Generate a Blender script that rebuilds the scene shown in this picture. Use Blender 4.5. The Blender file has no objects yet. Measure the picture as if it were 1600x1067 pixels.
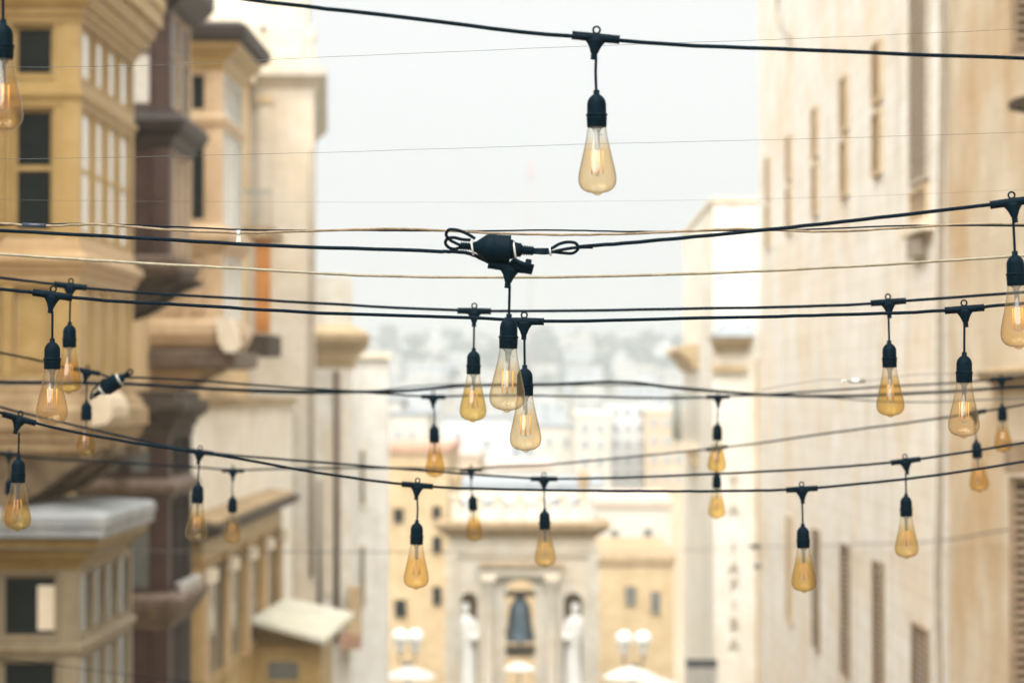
import bpy, math, random
import numpy as np
from mathutils import Vector, Matrix, Euler

random.seed(7)
R = math.radians
scene = bpy.context.scene
col = scene.collection

# ------------------------------------------------------------------ camera
CAM = Vector((0, 0, 9.0))
FPX = 1600 * 85 / 36.0
yaw = math.atan(60 / FPX)            # street runs slightly right of the frame centre
pitch = math.atan(76.5 / FPX)        # horizon a little below the frame centre
cd = bpy.data.cameras.new('camera')
cam = bpy.data.objects.new('camera', cd); col.objects.link(cam)
cam.location = CAM
cam.rotation_euler = (math.pi / 2 + pitch, 0, yaw)
cd.sensor_width = 36; cd.lens = 85
cd.clip_start = 0.1; cd.clip_end = 12000
cd.dof.use_dof = True
cd.dof.focus_distance = 4.75
cd.dof.aperture_fstop = 4.5
cd.dof.aperture_blades = 0
scene.camera = cam
CR = cam.rotation_euler.to_matrix()

# ------------------------------------------------------------------ world, sun, exposure
SUN_EL, SUN_AZ = R(60), R(197)       # azimuth from +Y towards +X: veiled sun behind the camera on the left
world = bpy.data.worlds.new('World'); scene.world = world; world.use_nodes = True
nt = world.node_tree; nt.nodes.clear()
sky = nt.nodes.new('ShaderNodeTexSky'); sky.sky_type = 'NISHITA'; sky.sun_disc = False
sky.sun_elevation = SUN_EL; sky.sun_rotation = SUN_AZ
sky.dust_density = 6; sky.air_density = 1.0
hsv = nt.nodes.new('ShaderNodeHueSaturation'); hsv.inputs['Saturation'].default_value = 0.12; hsv.inputs['Value'].default_value = 0.4
bg = nt.nodes.new('ShaderNodeBackground'); bg.inputs[1].default_value = 0.05
cloud = nt.nodes.new('ShaderNodeBackground')
cloud.inputs[0].default_value = (0.98, 1.0, 0.985, 1); cloud.inputs[1].default_value = 0.298
add = nt.nodes.new('ShaderNodeAddShader')
out = nt.nodes.new('ShaderNodeOutputWorld')
nt.links.new(sky.outputs[0], hsv.inputs['Color']); nt.links.new(hsv.outputs[0], bg.inputs[0])
nt.links.new(bg.outputs[0], add.inputs[0]); nt.links.new(cloud.outputs[0], add.inputs[1])
nt.links.new(add.outputs[0], out.inputs[0])

sd = bpy.data.lights.new('sun', 'SUN'); sd.energy = 3.6; sd.angle = R(75); sd.color = (1, 0.985, 0.955)
sun = bpy.data.objects.new('sun', sd); col.objects.link(sun)
sdir = Vector((math.sin(SUN_AZ) * math.cos(SUN_EL), math.cos(SUN_AZ) * math.cos(SUN_EL), math.sin(SUN_EL)))
sun.rotation_euler = sdir.to_track_quat('Z', 'Y').to_euler()
sun.location = (0, 0, 40)

scene.view_settings.view_transform = 'Standard'
scene.view_settings.look = 'None'
scene.view_settings.exposure = 1.45
scene.view_settings.gamma = 1.0
scene.view_settings.use_curve_mapping = False
scene.render.engine = 'CYCLES'
scene.cycles.transparent_max_bounces = 24
scene.cycles.max_bounces = 10
scene.cycles.diffuse_bounces = 6
scene.cycles.volume_bounces = 1

def W(px, py, d):
    """point at street distance d (metres along +Y) that the photograph shows at (px, py)"""
    v = CR @ Vector(((px - 800) / FPX, (533.5 - py) / FPX, -1))
    return CAM + v * (d / v.y)
def WX(px, d): return W(px, 610, d).x
def WZ(py, d, px=800): return W(px, py, d).z
def PXM(d): return d / FPX

# ------------------------------------------------------------------ materials
MATS = {}
def lk(t, a, b): t.links.new(a, b)
def mat(name, c1, c2=None, rough=0.8, scale=4.0, bump=0.0, bscale=30.0, streak=0.0, streak_col=None,
        courses=None, joint=((0.95, 0.94, 0.915), (0.78, 0.72, 0.63)), spec=0.4, metallic=0.0, coat=0.0, blotch=None, blotch_amt=0.0, ramp=(0.35, 0.65)):
    m = bpy.data.materials.new(name); m.use_nodes = True
    t = m.node_tree; b = t.nodes['Principled BSDF']
    b.inputs['Roughness'].default_value = rough
    b.inputs['Specular IOR Level'].default_value = spec
    b.inputs['Metallic'].default_value = metallic
    b.inputs['Coat Weight'].default_value = coat
    MATS[name] = m
    tc = t.nodes.new('ShaderNodeNewGeometry')
    pos = tc.outputs['Position']
    n = t.nodes.new('ShaderNodeTexNoise'); n.inputs['Scale'].default_value = scale; n.inputs['Detail'].default_value = 6
    n.inputs['Roughness'].default_value = 0.65
    lk(t, pos, n.inputs['Vector'])
    r = t.nodes.new('ShaderNodeValToRGB')
    r.color_ramp.elements[0].position = ramp[0]; r.color_ramp.elements[1].position = ramp[1]
    r.color_ramp.elements[0].color = (*c1, 1); r.color_ramp.elements[1].color = (*(c2 or c1), 1)
    lk(t, n.outputs['Fac'], r.inputs['Fac'])
    c = r.outputs['Color']
    if blotch:
        n3 = t.nodes.new('ShaderNodeTexNoise'); n3.inputs['Scale'].default_value = 0.55; n3.inputs['Detail'].default_value = 5
        lk(t, pos, n3.inputs['Vector'])
        r3 = t.nodes.new('ShaderNodeValToRGB'); r3.color_ramp.elements[0].position = 0.48; r3.color_ramp.elements[1].position = 0.68
        r3.color_ramp.elements[1].color = (blotch_amt,) * 3 + (1,)
        lk(t, n3.outputs['Fac'], r3.inputs['Fac'])
        mx = t.nodes.new('ShaderNodeMixRGB'); mx.inputs['Color2'].default_value = (*blotch, 1)
        lk(t, r3.outputs['Color'], mx.inputs['Fac']); lk(t, c, mx.inputs['Color1']); c = mx.outputs['Color']
    if streak:
        mp = t.nodes.new('ShaderNodeMapping'); mp.inputs['Scale'].default_value = (2.2, 2.2, 0.22)
        lk(t, pos, mp.inputs['Vector'])
        n2 = t.nodes.new('ShaderNodeTexNoise'); n2.inputs['Scale'].default_value = 1.3; n2.inputs['Detail'].default_value = 5
        lk(t, mp.outputs[0], n2.inputs['Vector'])
        r2 = t.nodes.new('ShaderNodeValToRGB'); r2.color_ramp.elements[0].position = 0.52; r2.color_ramp.elements[1].position = 0.72
        r2.color_ramp.elements[1].color = (streak,) * 3 + (1,)
        lk(t, n2.outputs['Fac'], r2.inputs['Fac'])
        mx = t.nodes.new('ShaderNodeMixRGB'); mx.inputs['Color2'].default_value = (*(streak_col or (0.2, 0.16, 0.12)), 1)
        lk(t, r2.outputs['Color'], mx.inputs['Fac']); lk(t, c, mx.inputs['Color1']); c = mx.outputs['Color']
    if streak:
        n4 = t.nodes.new('ShaderNodeTexNoise'); n4.inputs['Scale'].default_value = 1.7; n4.inputs['Detail'].default_value = 8; n4.inputs['Roughness'].default_value = 0.75
        lk(t, pos, n4.inputs['Vector'])
        r4 = t.nodes.new('ShaderNodeValToRGB'); r4.color_ramp.elements[0].position = 0.40; r4.color_ramp.elements[1].position = 0.60
        r4.color_ramp.elements[0].color = (0.89, 0.865, 0.82, 1); r4.color_ramp.elements[1].color = (1.0, 1.0, 1.0, 1)
        lk(t, n4.outputs['Fac'], r4.inputs['Fac'])
        mx = t.nodes.new('ShaderNodeMixRGB'); mx.blend_type = 'MULTIPLY'; mx.inputs['Fac'].default_value = 1.0
        lk(t, c, mx.inputs['Color1']); lk(t, r4.outputs['Color'], mx.inputs['Color2']); c = mx.outputs['Color']
    hgt = None
    if courses:
        ax, amt = courses       # 'y': wall runs along Y, 'x': wall runs along X
        sep = t.nodes.new('ShaderNodeSeparateXYZ'); cmb = t.nodes.new('ShaderNodeCombineXYZ')
        lk(t, pos, sep.inputs[0])
        lk(t, sep.outputs['Y' if ax == 'y' else 'X'], cmb.inputs['X']); lk(t, sep.outputs['Z'], cmb.inputs['Y'])
        br = t.nodes.new('ShaderNodeTexBrick'); br.inputs['Scale'].default_value = 1.0
        br.inputs['Brick Width'].default_value = 0.62; br.inputs['Row Height'].default_value = 0.29
        br.inputs['Mortar Size'].default_value = 0.012; br.inputs['Mortar Smooth'].default_value = 0.4
        br.inputs['Color1'].default_value = (1, 1, 1, 1); br.inputs['Color2'].default_value = (*joint[0], 1)
        br.inputs['Mortar'].default_value = (*joint[1], 1)
        lk(t, cmb.outputs[0], br.inputs['Vector'])
        mx = t.nodes.new('ShaderNodeMixRGB'); mx.blend_type = 'MULTIPLY'; mx.inputs['Fac'].default_value = amt
        lk(t, c, mx.inputs['Color1']); lk(t, br.outputs['Color'], mx.inputs['Color2']); c = mx.outputs['Color']
        hgt = br.outputs['Fac']
    lk(t, c, b.inputs['Base Color'])
    if bump:
        nb = t.nodes.new('ShaderNodeTexNoise'); nb.inputs['Scale'].default_value = bscale; nb.inputs['Detail'].default_value = 5
        lk(t, pos, nb.inputs['Vector'])
        bp = t.nodes.new('ShaderNodeBump'); bp.inputs['Strength'].default_value = bump; bp.inputs['Distance'].default_value = 0.02
        lk(t, nb.outputs['Fac'], bp.inputs['Height'])
        lk(t, bp.outputs[0], b.inputs['Normal'])
    return m

def bulb_glass(name, amber, clear, edge, dust):
    m = bpy.data.materials.new(name); m.use_nodes = True
    t = m.node_tree; t.nodes.clear()
    o = t.nodes.new('ShaderNodeOutputMaterial')
    tr = t.nodes.new('ShaderNodeBsdfTransparent'); gl = t.nodes.new('ShaderNodeBsdfGlossy'); gl.inputs['Roughness'].default_value = 0.03
    tl = t.nodes.new('ShaderNodeBsdfTranslucent'); df = t.nodes.new('ShaderNodeBsdfDiffuse')
    tc = t.nodes.new('ShaderNodeTexCoord'); sp = t.nodes.new('ShaderNodeSeparateXYZ'); lk(t, tc.outputs['Object'], sp.inputs[0])
    # gold coating stops just under the neck
    n = t.nodes.new('ShaderNodeTexNoise'); n.inputs['Scale'].default_value = 60; lk(t, tc.outputs['Object'], n.inputs['Vector'])
    ma = t.nodes.new('ShaderNodeMath'); ma.operation = 'MULTIPLY_ADD'; ma.inputs[1].default_value = 0.012; lk(t, n.outputs['Fac'], ma.inputs[0]); lk(t, sp.outputs['Z'], ma.inputs[2])
    mr = t.nodes.new('ShaderNodeMapRange'); mr.inputs['From Min'].default_value = -0.158; mr.inputs['From Max'].default_value = -0.187
    lk(t, ma.outputs[0], mr.inputs['Value'])
    mx = t.nodes.new('ShaderNodeMixRGB'); mx.inputs['Color1'].default_value = (*clear, 1); mx.inputs['Color2'].default_value = (*amber, 1)
    oi = t.nodes.new('ShaderNodeObjectInfo')          # no two coatings are quite alike
    vf = t.nodes.new('ShaderNodeMapRange'); vf.inputs['To Min'].default_value = 0.72; vf.inputs['To Max'].default_value = 1.22; lk(t, oi.outputs['Random'], vf.inputs['Value'])
    cf = t.nodes.new('ShaderNodeMath'); cf.operation = 'MULTIPLY'; lk(t, mr.outputs[0], cf.inputs[0]); lk(t, vf.outputs[0], cf.inputs[1])
    lk(t, cf.outputs[0], mx.inputs['Fac'])
    # longer way through the wall of the glass near its outline
    lw = t.nodes.new('ShaderNodeLayerWeight'); lw.inputs['Blend'].default_value = 0.5
    mp = t.nodes.new('ShaderNodeMath'); mp.operation = 'POWER'; mp.inputs[1].default_value = 3.2; lk(t, lw.outputs['Facing'], mp.inputs[0])
    mx2 = t.nodes.new('ShaderNodeMixRGB'); mx2.inputs['Color2'].default_value = (*edge, 1)
    lk(t, mp.outputs[0], mx2.inputs['Fac']); lk(t, mx.outputs[0], mx2.inputs['Color1']); lk(t, mx2.outputs[0], tr.inputs['Color'])
    # dust: fine specks, thicker on the lower end
    v = t.nodes.new('ShaderNodeTexNoise'); v.inputs['Scale'].default_value = 260; v.inputs['Detail'].default_value = 4; lk(t, tc.outputs['Object'], v.inputs['Vector'])
    vr = t.nodes.new('ShaderNodeMapRange'); vr.inputs['From Min'].default_value = 0.56; vr.inputs['From Max'].default_value = 0.72; lk(t, v.outputs['Fac'], vr.inputs['Value'])
    low = t.nodes.new('ShaderNodeMapRange'); low.inputs['From Min'].default_value = -0.20; low.inputs['From Max'].default_value = -0.262
    low.inputs['To Min'].default_value = 0.12; low.inputs['To Max'].default_value = 0.75; lk(t, sp.outputs['Z'], low.inputs['Value'])
    du = t.nodes.new('ShaderNodeMath'); du.operation = 'MULTIPLY'; lk(t, vr.outputs[0], du.inputs[0]); lk(t, low.outputs[0], du.inputs[1])
    du2 = t.nodes.new('ShaderNodeMath'); du2.operation = 'MULTIPLY_ADD'; du2.inputs[1].default_value = dust * 1.5; du2.inputs[2].default_value = dust * 0.55
    lk(t, du.outputs[0], du2.inputs[0])
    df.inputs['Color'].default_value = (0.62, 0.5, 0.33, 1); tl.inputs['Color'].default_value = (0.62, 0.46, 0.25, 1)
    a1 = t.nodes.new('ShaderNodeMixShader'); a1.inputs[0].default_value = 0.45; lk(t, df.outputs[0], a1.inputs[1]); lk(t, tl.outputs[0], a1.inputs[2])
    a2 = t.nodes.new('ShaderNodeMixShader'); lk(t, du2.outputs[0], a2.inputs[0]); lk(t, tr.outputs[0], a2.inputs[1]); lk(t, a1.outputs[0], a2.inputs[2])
    lf = t.nodes.new('ShaderNodeLayerWeight'); lf.inputs['Blend'].default_value = 0.5
    fp_ = t.nodes.new('ShaderNodeMath'); fp_.operation = 'POWER'; fp_.inputs[1].default_value = 5; lk(t, lf.outputs['Facing'], fp_.inputs[0])
    fr = t.nodes.new('ShaderNodeMath'); fr.operation = 'MULTIPLY_ADD'; fr.inputs[1].default_value = 0.8; fr.inputs[2].default_value = 0.06; lk(t, fp_.outputs[0], fr.inputs[0])
    a3 = t.nodes.new('ShaderNodeMixShader'); lk(t, fr.outputs[0], a3.inputs[0]); lk(t, a2.outputs[0], a3.inputs[1]); lk(t, gl.outputs[0], a3.inputs[2])
    lk(t, a3.outputs[0], o.inputs['Surface'])
    MATS[name] = m
    return m

def clear_glass(name, tint):
    m = bpy.data.materials.new(name); m.use_nodes = True
    t = m.node_tree; t.nodes.clear()
    o = t.nodes.new('ShaderNodeOutputMaterial')
    tr = t.nodes.new('ShaderNodeBsdfTransparent'); tr.inputs[0].default_value = (*tint, 1)
    gl = t.nodes.new('ShaderNodeBsdfGlossy'); gl.inputs['Roughness'].default_value = 0.05; gl.inputs[0].default_value = (0.16, 0.16, 0.155, 1)
    lw = t.nodes.new('ShaderNodeLayerWeight'); lw.inputs['Blend'].default_value = 0.5
    pw = t.nodes.new('ShaderNodeMath'); pw.operation = 'POWER'; pw.inputs[1].default_value = 4.0; lk(t, lw.outputs['Facing'], pw.inputs[0])
    a = t.nodes.new('ShaderNodeMixShader'); lk(t, pw.outputs[0], a.inputs[0]); lk(t, tr.outputs[0], a.inputs[1]); lk(t, gl.outputs[0], a.inputs[2])
    lk(t, a.outputs[0], o.inputs['Surface']); MATS[name] = m

mat('black_rubber', (0.0006, 0.0055, 0.010), (0.0015, 0.008, 0.0135), rough=0.5, scale=60, bump=0.12, bscale=400, spec=0.035)
mat('black_cable', (0.0008, 0.0055, 0.011), (0.003, 0.010, 0.017), rough=0.55, scale=90, bump=0.3, bscale=500, spec=0.035)
mat('beige_cable', (0.17, 0.15, 0.10), (0.27, 0.24, 0.17), rough=0.7, scale=40, bump=0.2, bscale=300)
mat('brown_cable', (0.12, 0.085, 0.05), (0.24, 0.18, 0.11), rough=0.7, scale=40, bump=0.2, bscale=300)
mat('grey_cable', (0.05, 0.055, 0.05), (0.10, 0.10, 0.09), rough=0.6, scale=40)
mat('dark_tape', (0.02, 0.03, 0.05), rough=0.35)
mat('white_nylon', (0.40, 0.41, 0.38), rough=0.4)
mat('steel', (0.5, 0.5, 0.48), rough=0.3, metallic=0.9)
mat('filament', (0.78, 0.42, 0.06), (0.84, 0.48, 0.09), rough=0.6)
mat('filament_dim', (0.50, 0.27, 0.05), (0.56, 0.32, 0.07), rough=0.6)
mat('filament_wire', (0.25, 0.2, 0.15), rough=0.4, metallic=0.6)
mat('print_ink', (0.05, 0.05, 0.05), rough=0.6)
bulb_glass('bulb_glass_pale', (0.93, 0.81, 0.615), (0.95, 0.94, 0.90), (0.26, 0.175, 0.10), 0.05)
bulb_glass('bulb_glass_amber', (0.88, 0.725, 0.395), (0.95, 0.93, 0.88), (0.27, 0.18, 0.06), 0.05)
clear_glass('stem_glass', (0.66, 0.66, 0.64))
clear_glass('rod_glass', (0.94, 0.94, 0.92))

LIME = ((0.75, 0.725, 0.665), (0.82, 0.80, 0.75))
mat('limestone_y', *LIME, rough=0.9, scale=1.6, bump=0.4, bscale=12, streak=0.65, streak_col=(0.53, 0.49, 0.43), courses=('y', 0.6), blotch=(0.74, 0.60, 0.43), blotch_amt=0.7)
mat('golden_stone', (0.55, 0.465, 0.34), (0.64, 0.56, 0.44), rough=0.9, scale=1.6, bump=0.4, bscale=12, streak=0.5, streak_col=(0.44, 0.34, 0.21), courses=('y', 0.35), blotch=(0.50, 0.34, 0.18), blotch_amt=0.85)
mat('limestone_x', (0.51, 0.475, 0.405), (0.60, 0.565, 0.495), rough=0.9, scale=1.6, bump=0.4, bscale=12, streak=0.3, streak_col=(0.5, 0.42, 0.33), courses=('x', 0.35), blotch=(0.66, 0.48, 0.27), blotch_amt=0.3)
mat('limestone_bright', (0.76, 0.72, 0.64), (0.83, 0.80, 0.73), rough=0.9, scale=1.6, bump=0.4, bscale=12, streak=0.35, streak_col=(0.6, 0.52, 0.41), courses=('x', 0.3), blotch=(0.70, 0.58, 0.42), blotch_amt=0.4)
mat('pale_render', (0.72, 0.70, 0.65), (0.79, 0.78, 0.74), rough=0.9, scale=1.2, bump=0.2, bscale=10, streak=0.3, streak_col=(0.5, 0.45, 0.38))
mat('ochre_stone', (0.47, 0.345, 0.19), (0.57, 0.44, 0.275), rough=0.9, scale=1.5, bump=0.4, bscale=12, streak=0.35, streak_col=(0.35, 0.26, 0.16), courses=('x', 0.4))
mat('cream_stone', (0.68, 0.58, 0.44), (0.75, 0.67, 0.53), rough=0.85, scale=3, bump=0.3, bscale=20)
mat('shaded_stone', (0.08, 0.056, 0.03), (0.19, 0.138, 0.08), rough=0.9, scale=4, bump=0.4, bscale=25)  # dark colour puts the shade beneath the yellow bay into its corbels
mat('peach_paint', (0.52, 0.37, 0.22), (0.60, 0.45, 0.29), rough=0.55, scale=5, streak=0.3, streak_col=(0.34, 0.23, 0.13))
mat('tan_paint', (0.34, 0.245, 0.155), (0.44, 0.335, 0.23), rough=0.6, scale=6, streak=0.5, streak_col=(0.12, 0.08, 0.06))
mat('warm_wall', (0.60, 0.44, 0.24), (0.69, 0.54, 0.34), rough=0.9, scale=1.5, bump=0.3, bscale=15, streak=0.4, streak_col=(0.3, 0.21, 0.12))
mat('yellow_paint', (0.37, 0.250, 0.085), (0.43, 0.302, 0.12), rough=0.5, scale=5, bump=0.1, streak=0.3, streak_col=(0.38, 0.25, 0.1))
mat('pink_ochre_paint', (0.40, 0.265, 0.13), (0.46, 0.32, 0.17), rough=0.55, scale=5)
mat('putty_paint', (0.21, 0.172, 0.108), (0.28, 0.23, 0.152), rough=0.55, scale=5, streak=0.3, streak_col=(0.22, 0.17, 0.1))
mat('olive_paint', (0.19, 0.125, 0.03), (0.25, 0.175, 0.055), rough=0.55, scale=5)
mat('plum_paint', (0.033, 0.0135, 0.009), (0.055, 0.025, 0.0165), rough=0.55, scale=6, streak=0.4, streak_col=(0.11, 0.07, 0.055))
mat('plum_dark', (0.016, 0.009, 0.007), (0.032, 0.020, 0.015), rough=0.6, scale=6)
mat('faded_plum', (0.09, 0.063, 0.044), (0.18, 0.132, 0.095), rough=0.7, scale=6)
mat('grey_lead', (0.19, 0.21, 0.225), (0.30, 0.315, 0.32), rough=0.6, scale=3, bump=0.3, bscale=20)
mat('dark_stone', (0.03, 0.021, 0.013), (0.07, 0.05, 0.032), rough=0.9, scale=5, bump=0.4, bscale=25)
mat('stained_stone', (0.27, 0.19, 0.10), (0.42, 0.315, 0.185), rough=0.9, scale=4, bump=0.4, bscale=25, streak=0.5, streak_col=(0.18, 0.12, 0.07))
mat('rust_orange', (0.42, 0.16, 0.03), (0.52, 0.23, 0.06), rough=0.6, scale=5)
mat('shutter_tan', (0.47, 0.35, 0.21), (0.56, 0.44, 0.29), rough=0.7, scale=6)
mat('shutter_brown', (0.17, 0.115, 0.07), (0.28, 0.20, 0.125), rough=0.7, scale=6)
mat('shutter_grey', (0.36, 0.30, 0.23), (0.46, 0.40, 0.32), rough=0.7, scale=6)
mat('slat_shade', (0.035, 0.03, 0.022), (0.06, 0.05, 0.036), rough=0.7, scale=6)  # dark tone that paints the shade between louvre slats
mat('pane_dark', (0.004, 0.009, 0.010), (0.008, 0.014, 0.015), rough=0.08, scale=2, spec=0.08)
mat('pane_curtain_glare', (0.58, 0.56, 0.50), (0.72, 0.70, 0.64), rough=0.35, scale=9, spec=0.5, coat=1.0)  # curtains, and reflected sky painted into the yellow bay's side panes
mat('pane_grey', (0.10, 0.11, 0.10), (0.15, 0.155, 0.14), rough=0.12, scale=2, spec=0.5)
mat('iron', (0.03, 0.035, 0.04), (0.05, 0.055, 0.06), rough=0.5, scale=20)
mat('iron_weathered', (0.22, 0.24, 0.22), (0.32, 0.33, 0.30), rough=0.6, scale=20)
mat('pipe_grey', (0.26, 0.22, 0.17), (0.36, 0.31, 0.24), rough=0.6, scale=8)
mat('pipe_brown', (0.10, 0.055, 0.03), (0.15, 0.09, 0.05), rough=0.6, scale=8)
mat('marble_white', (0.60, 0.59, 0.55), (0.68, 0.67, 0.63), rough=0.6, scale=3, bump=0.2, bscale=20)
mat('bronze_green', (0.035, 0.065, 0.085), (0.09, 0.13, 0.155), rough=0.5, scale=4, metallic=0.3)
mat('milk_glass', (0.82, 0.83, 0.80), rough=0.2, spec=0.5)
mat('canvas_white', (0.58, 0.56, 0.50), (0.64, 0.62, 0.56), rough=0.9, scale=3)
mat('canopy_cream', (0.50, 0.48, 0.38), (0.58, 0.56, 0.46), rough=0.7, scale=5, bump=0.2, bscale=8, streak=0.4, streak_col=(0.36, 0.32, 0.24))
mat('sign_letter', (0.42, 0.355, 0.275), rough=0.6)
mat('terracotta', (0.36, 0.20, 0.13), (0.46, 0.28, 0.19), rough=0.9, scale=2)
mat('green_paint', (0.06, 0.20, 0.14), rough=0.6)
mat('paving', (0.13, 0.12, 0.10), (0.19, 0.175, 0.15), rough=0.9, scale=3, bump=0.3, bscale=20)
mat('earth', (0.12, 0.12, 0.07), (0.24, 0.20, 0.13), rough=1.0, scale=0.02)
mat('hill', (0.04, 0.065, 0.05), (0.10, 0.11, 0.075), rough=1.0, scale=0.02)
mat('sea', (0.02, 0.05, 0.07), rough=0.15, scale=0.1, bump=0.3, bscale=1.0)
mat('far_cream', (0.46, 0.42, 0.35), (0.56, 0.52, 0.45), rough=0.9, scale=0.15)
mat('far_white', (0.48, 0.49, 0.48), (0.60, 0.61, 0.60), rough=0.9, scale=0.15)
mat('far_ochre', (0.50, 0.38, 0.26), (0.58, 0.47, 0.34), rough=0.9, scale=0.15)
mat('far_window', (0.10, 0.13, 0.15), rough=0.2)
mat('hazed_pane', (0.24, 0.265, 0.28), (0.34, 0.36, 0.37), rough=0.3, scale=1)  # lightened, so distance haze and sky reflection sit in the pane colour
mat('pale_tile', (0.44, 0.33, 0.26), (0.52, 0.42, 0.34), rough=0.9, scale=2)
mat('crane_red', (0.45, 0.30, 0.28), rough=0.6)

# ------------------------------------------------------------------ mesh helpers
class MB:
    def __init__(s): s.v = []; s.f = []; s.sm = []
    def quad(s, pts, smooth=False):
        i = len(s.v); s.v += [tuple(p) for p in pts]; s.f.append(tuple(range(i, i + len(pts)))); s.sm.append(smooth); return s
    def box(s, x0, x1, y0, y1, z0, z1):
        if x0 > x1: x0, x1 = x1, x0
        if y0 > y1: y0, y1 = y1, y0
        if z0 > z1: z0, z1 = z1, z0
        i = len(s.v)
        s.v += [(x0, y0, z0), (x1, y0, z0), (x1, y1, z0), (x0, y1, z0), (x0, y0, z1), (x1, y0, z1), (x1, y1, z1), (x0, y1, z1)]
        for f in ((3, 2, 1, 0), (4, 5, 6, 7), (0, 1, 5, 4), (1, 2, 6, 5), (2, 3, 7, 6), (3, 0, 4, 7)):
            s.f.append(tuple(i + k for k in f)); s.sm.append(False)
        return s
    def loft(s, rings, close=True, cap=True, smooth=False):
        i0 = len(s.v); n = len(rings[0])
        for r in rings: s.v += [tuple(p) for p in r]
        for k in range(len(rings) - 1):
            for j in range(n if close else n - 1):
                a = i0 + k * n + j; b = i0 + k * n + (j + 1) % n
                s.f.append((a, b, b + n, a + n)); s.sm.append(smooth)
        if cap:
            s.f.append(tuple(i0 + j for j in reversed(range(n)))); s.sm.append(False)
            s.f.append(tuple(i0 + (len(rings) - 1) * n + j for j in range(n))); s.sm.append(False)
        return s
    def prism(s, poly, axis, a, b):
        """polygon in the two other axes, pushed from a to b along axis"""
        def p(u, v, w): return {'x': (w, u, v), 'y': (u, w, v), 'z': (u, v, w)}[axis]
        return s.loft([[p(u, v, a) for u, v in poly], [p(u, v, b) for u, v in poly]])
    def lathe(s, prof, n=20, c=(0, 0, 0), smooth=True, cap=False):
        rings = [[(c[0] + r * math.cos(2 * math.pi * k / n), c[1] + r * math.sin(2 * math.pi * k / n), c[2] + z) for k in range(n)] for r, z in prof]
        return s.loft(rings, cap=cap, smooth=smooth)
    def tube(s, pts, r, n=8, smooth=True):
        pts = [Vector(p) for p in pts]; rings = []
        rr = r if isinstance(r, (list, tuple)) else [r] * len(pts)
        up = None
        for i, p in enumerate(pts):
            t = (pts[min(i + 1, len(pts) - 1)] - pts[max(i - 1, 0)]).normalized()
            if up is None:
                up = Vector((0, 0, 1)) if abs(t.z) < 0.9 else Vector((1, 0, 0))
            a = t.cross(up).normalized(); up = a.cross(t).normalized()
            rings.append([p + (a * math.cos(2 * math.pi * k / n) + up * math.sin(2 * math.pi * k / n)) * rr[i] for k in range(n)])
        return s.loft(rings, smooth=smooth)
    def xf(s, M):
        s.v = [tuple(M @ Vector(p)) for p in s.v]; return s
    def add(s, o):
        i = len(s.v); s.v += o.v; s.f += [tuple(i + k for k in f) for f in o.f]; s.sm += o.sm; return s
    def mesh(s, name, m, org=(0, 0, 0)):
        me = bpy.data.meshes.new(name)
        me.from_pydata([(x - org[0], y - org[1], z - org[2]) for x, y, z in s.v], [], s.f)
        me.polygons.foreach_set('use_smooth', s.sm)
        me.materials.append(MATS[m]); me.update()
        return me

ORG = {}
def thing(name, label, cat, loc=(0, 0, 0), group=None, kind=None):
    o = bpy.data.objects.new(name, None); col.objects.link(o); o.location = loc
    o.empty_display_size = 0.1
    if label: o['label'] = label
    if cat: o['category'] = cat
    if group: o['group'] = group
    if kind: o['kind'] = kind
    ORG[o.name] = Vector(loc)
    return o
def part(name, mb, m, parent, label=None, kind=None):
    org = ORG[parent.name]
    o = bpy.data.objects.new(name, mb.mesh(name, m, org)); col.objects.link(o); o.parent = parent
    ORG[o.name] = org
    if label: o['label'] = label
    if kind: o['kind'] = kind
    return o
def solo(name, mb, m, label, cat, group=None, kind=None):
    o = bpy.data.objects.new(name, mb.mesh(name, m)); col.objects.link(o)
    if label: o['label'] = label
    if cat: o['category'] = cat
    if group: o['group'] = group
    if kind: o['kind'] = kind
    ORG[o.name] = Vector((0, 0, 0))
    return o
def catmull(pts, step=6):
    """smooth curve through the points, paced by chord length so that uneven spacing makes no loops"""
    P = [Vector(p) for p in pts]; T = [0.0]
    for a, b in zip(P[:-1], P[1:]): T.append(T[-1] + max((b - a).length, 1e-6))
    n = len(P); M = []
    for i in range(n):
        if i == 0: M.append((P[1] - P[0]) / (T[1] - T[0]))
        elif i == n - 1: M.append((P[-1] - P[-2]) / (T[-1] - T[-2]))
        else:
            h0, h1 = T[i] - T[i - 1], T[i + 1] - T[i]
            M.append(((P[i] - P[i - 1]) / h0 * h1 + (P[i + 1] - P[i]) / h1 * h0) / (h0 + h1))
    o = []
    for i in range(n - 1):
        h = T[i + 1] - T[i]
        for k in range(step):
            t = k / step; t2 = t * t; t3 = t2 * t
            o.append(P[i] * (2 * t3 - 3 * t2 + 1) + M[i] * (h * (t3 - 2 * t2 + t)) + P[i + 1] * (-2 * t3 + 3 * t2) + M[i + 1] * (h * (t3 - t2)))
    o.append(P[-1]); return o
def text_mesh(s, size, m):
    cu = bpy.data.curves.new('text', 'FONT'); cu.body = s; cu.size = size; cu.extrude = size * 0.06; cu.align_x = 'CENTER'
    cu.resolution_u = 2
    o = bpy.data.objects.new('text', cu); col.objects.link(o)
    bpy.context.view_layer.update()
    me = bpy.data.meshes.new_from_object(o.evaluated_get(bpy.context.evaluated_depsgraph_get()))
    bpy.data.objects.remove(o); me.materials.clear(); me.materials.append(MATS[m])
    return me

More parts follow.
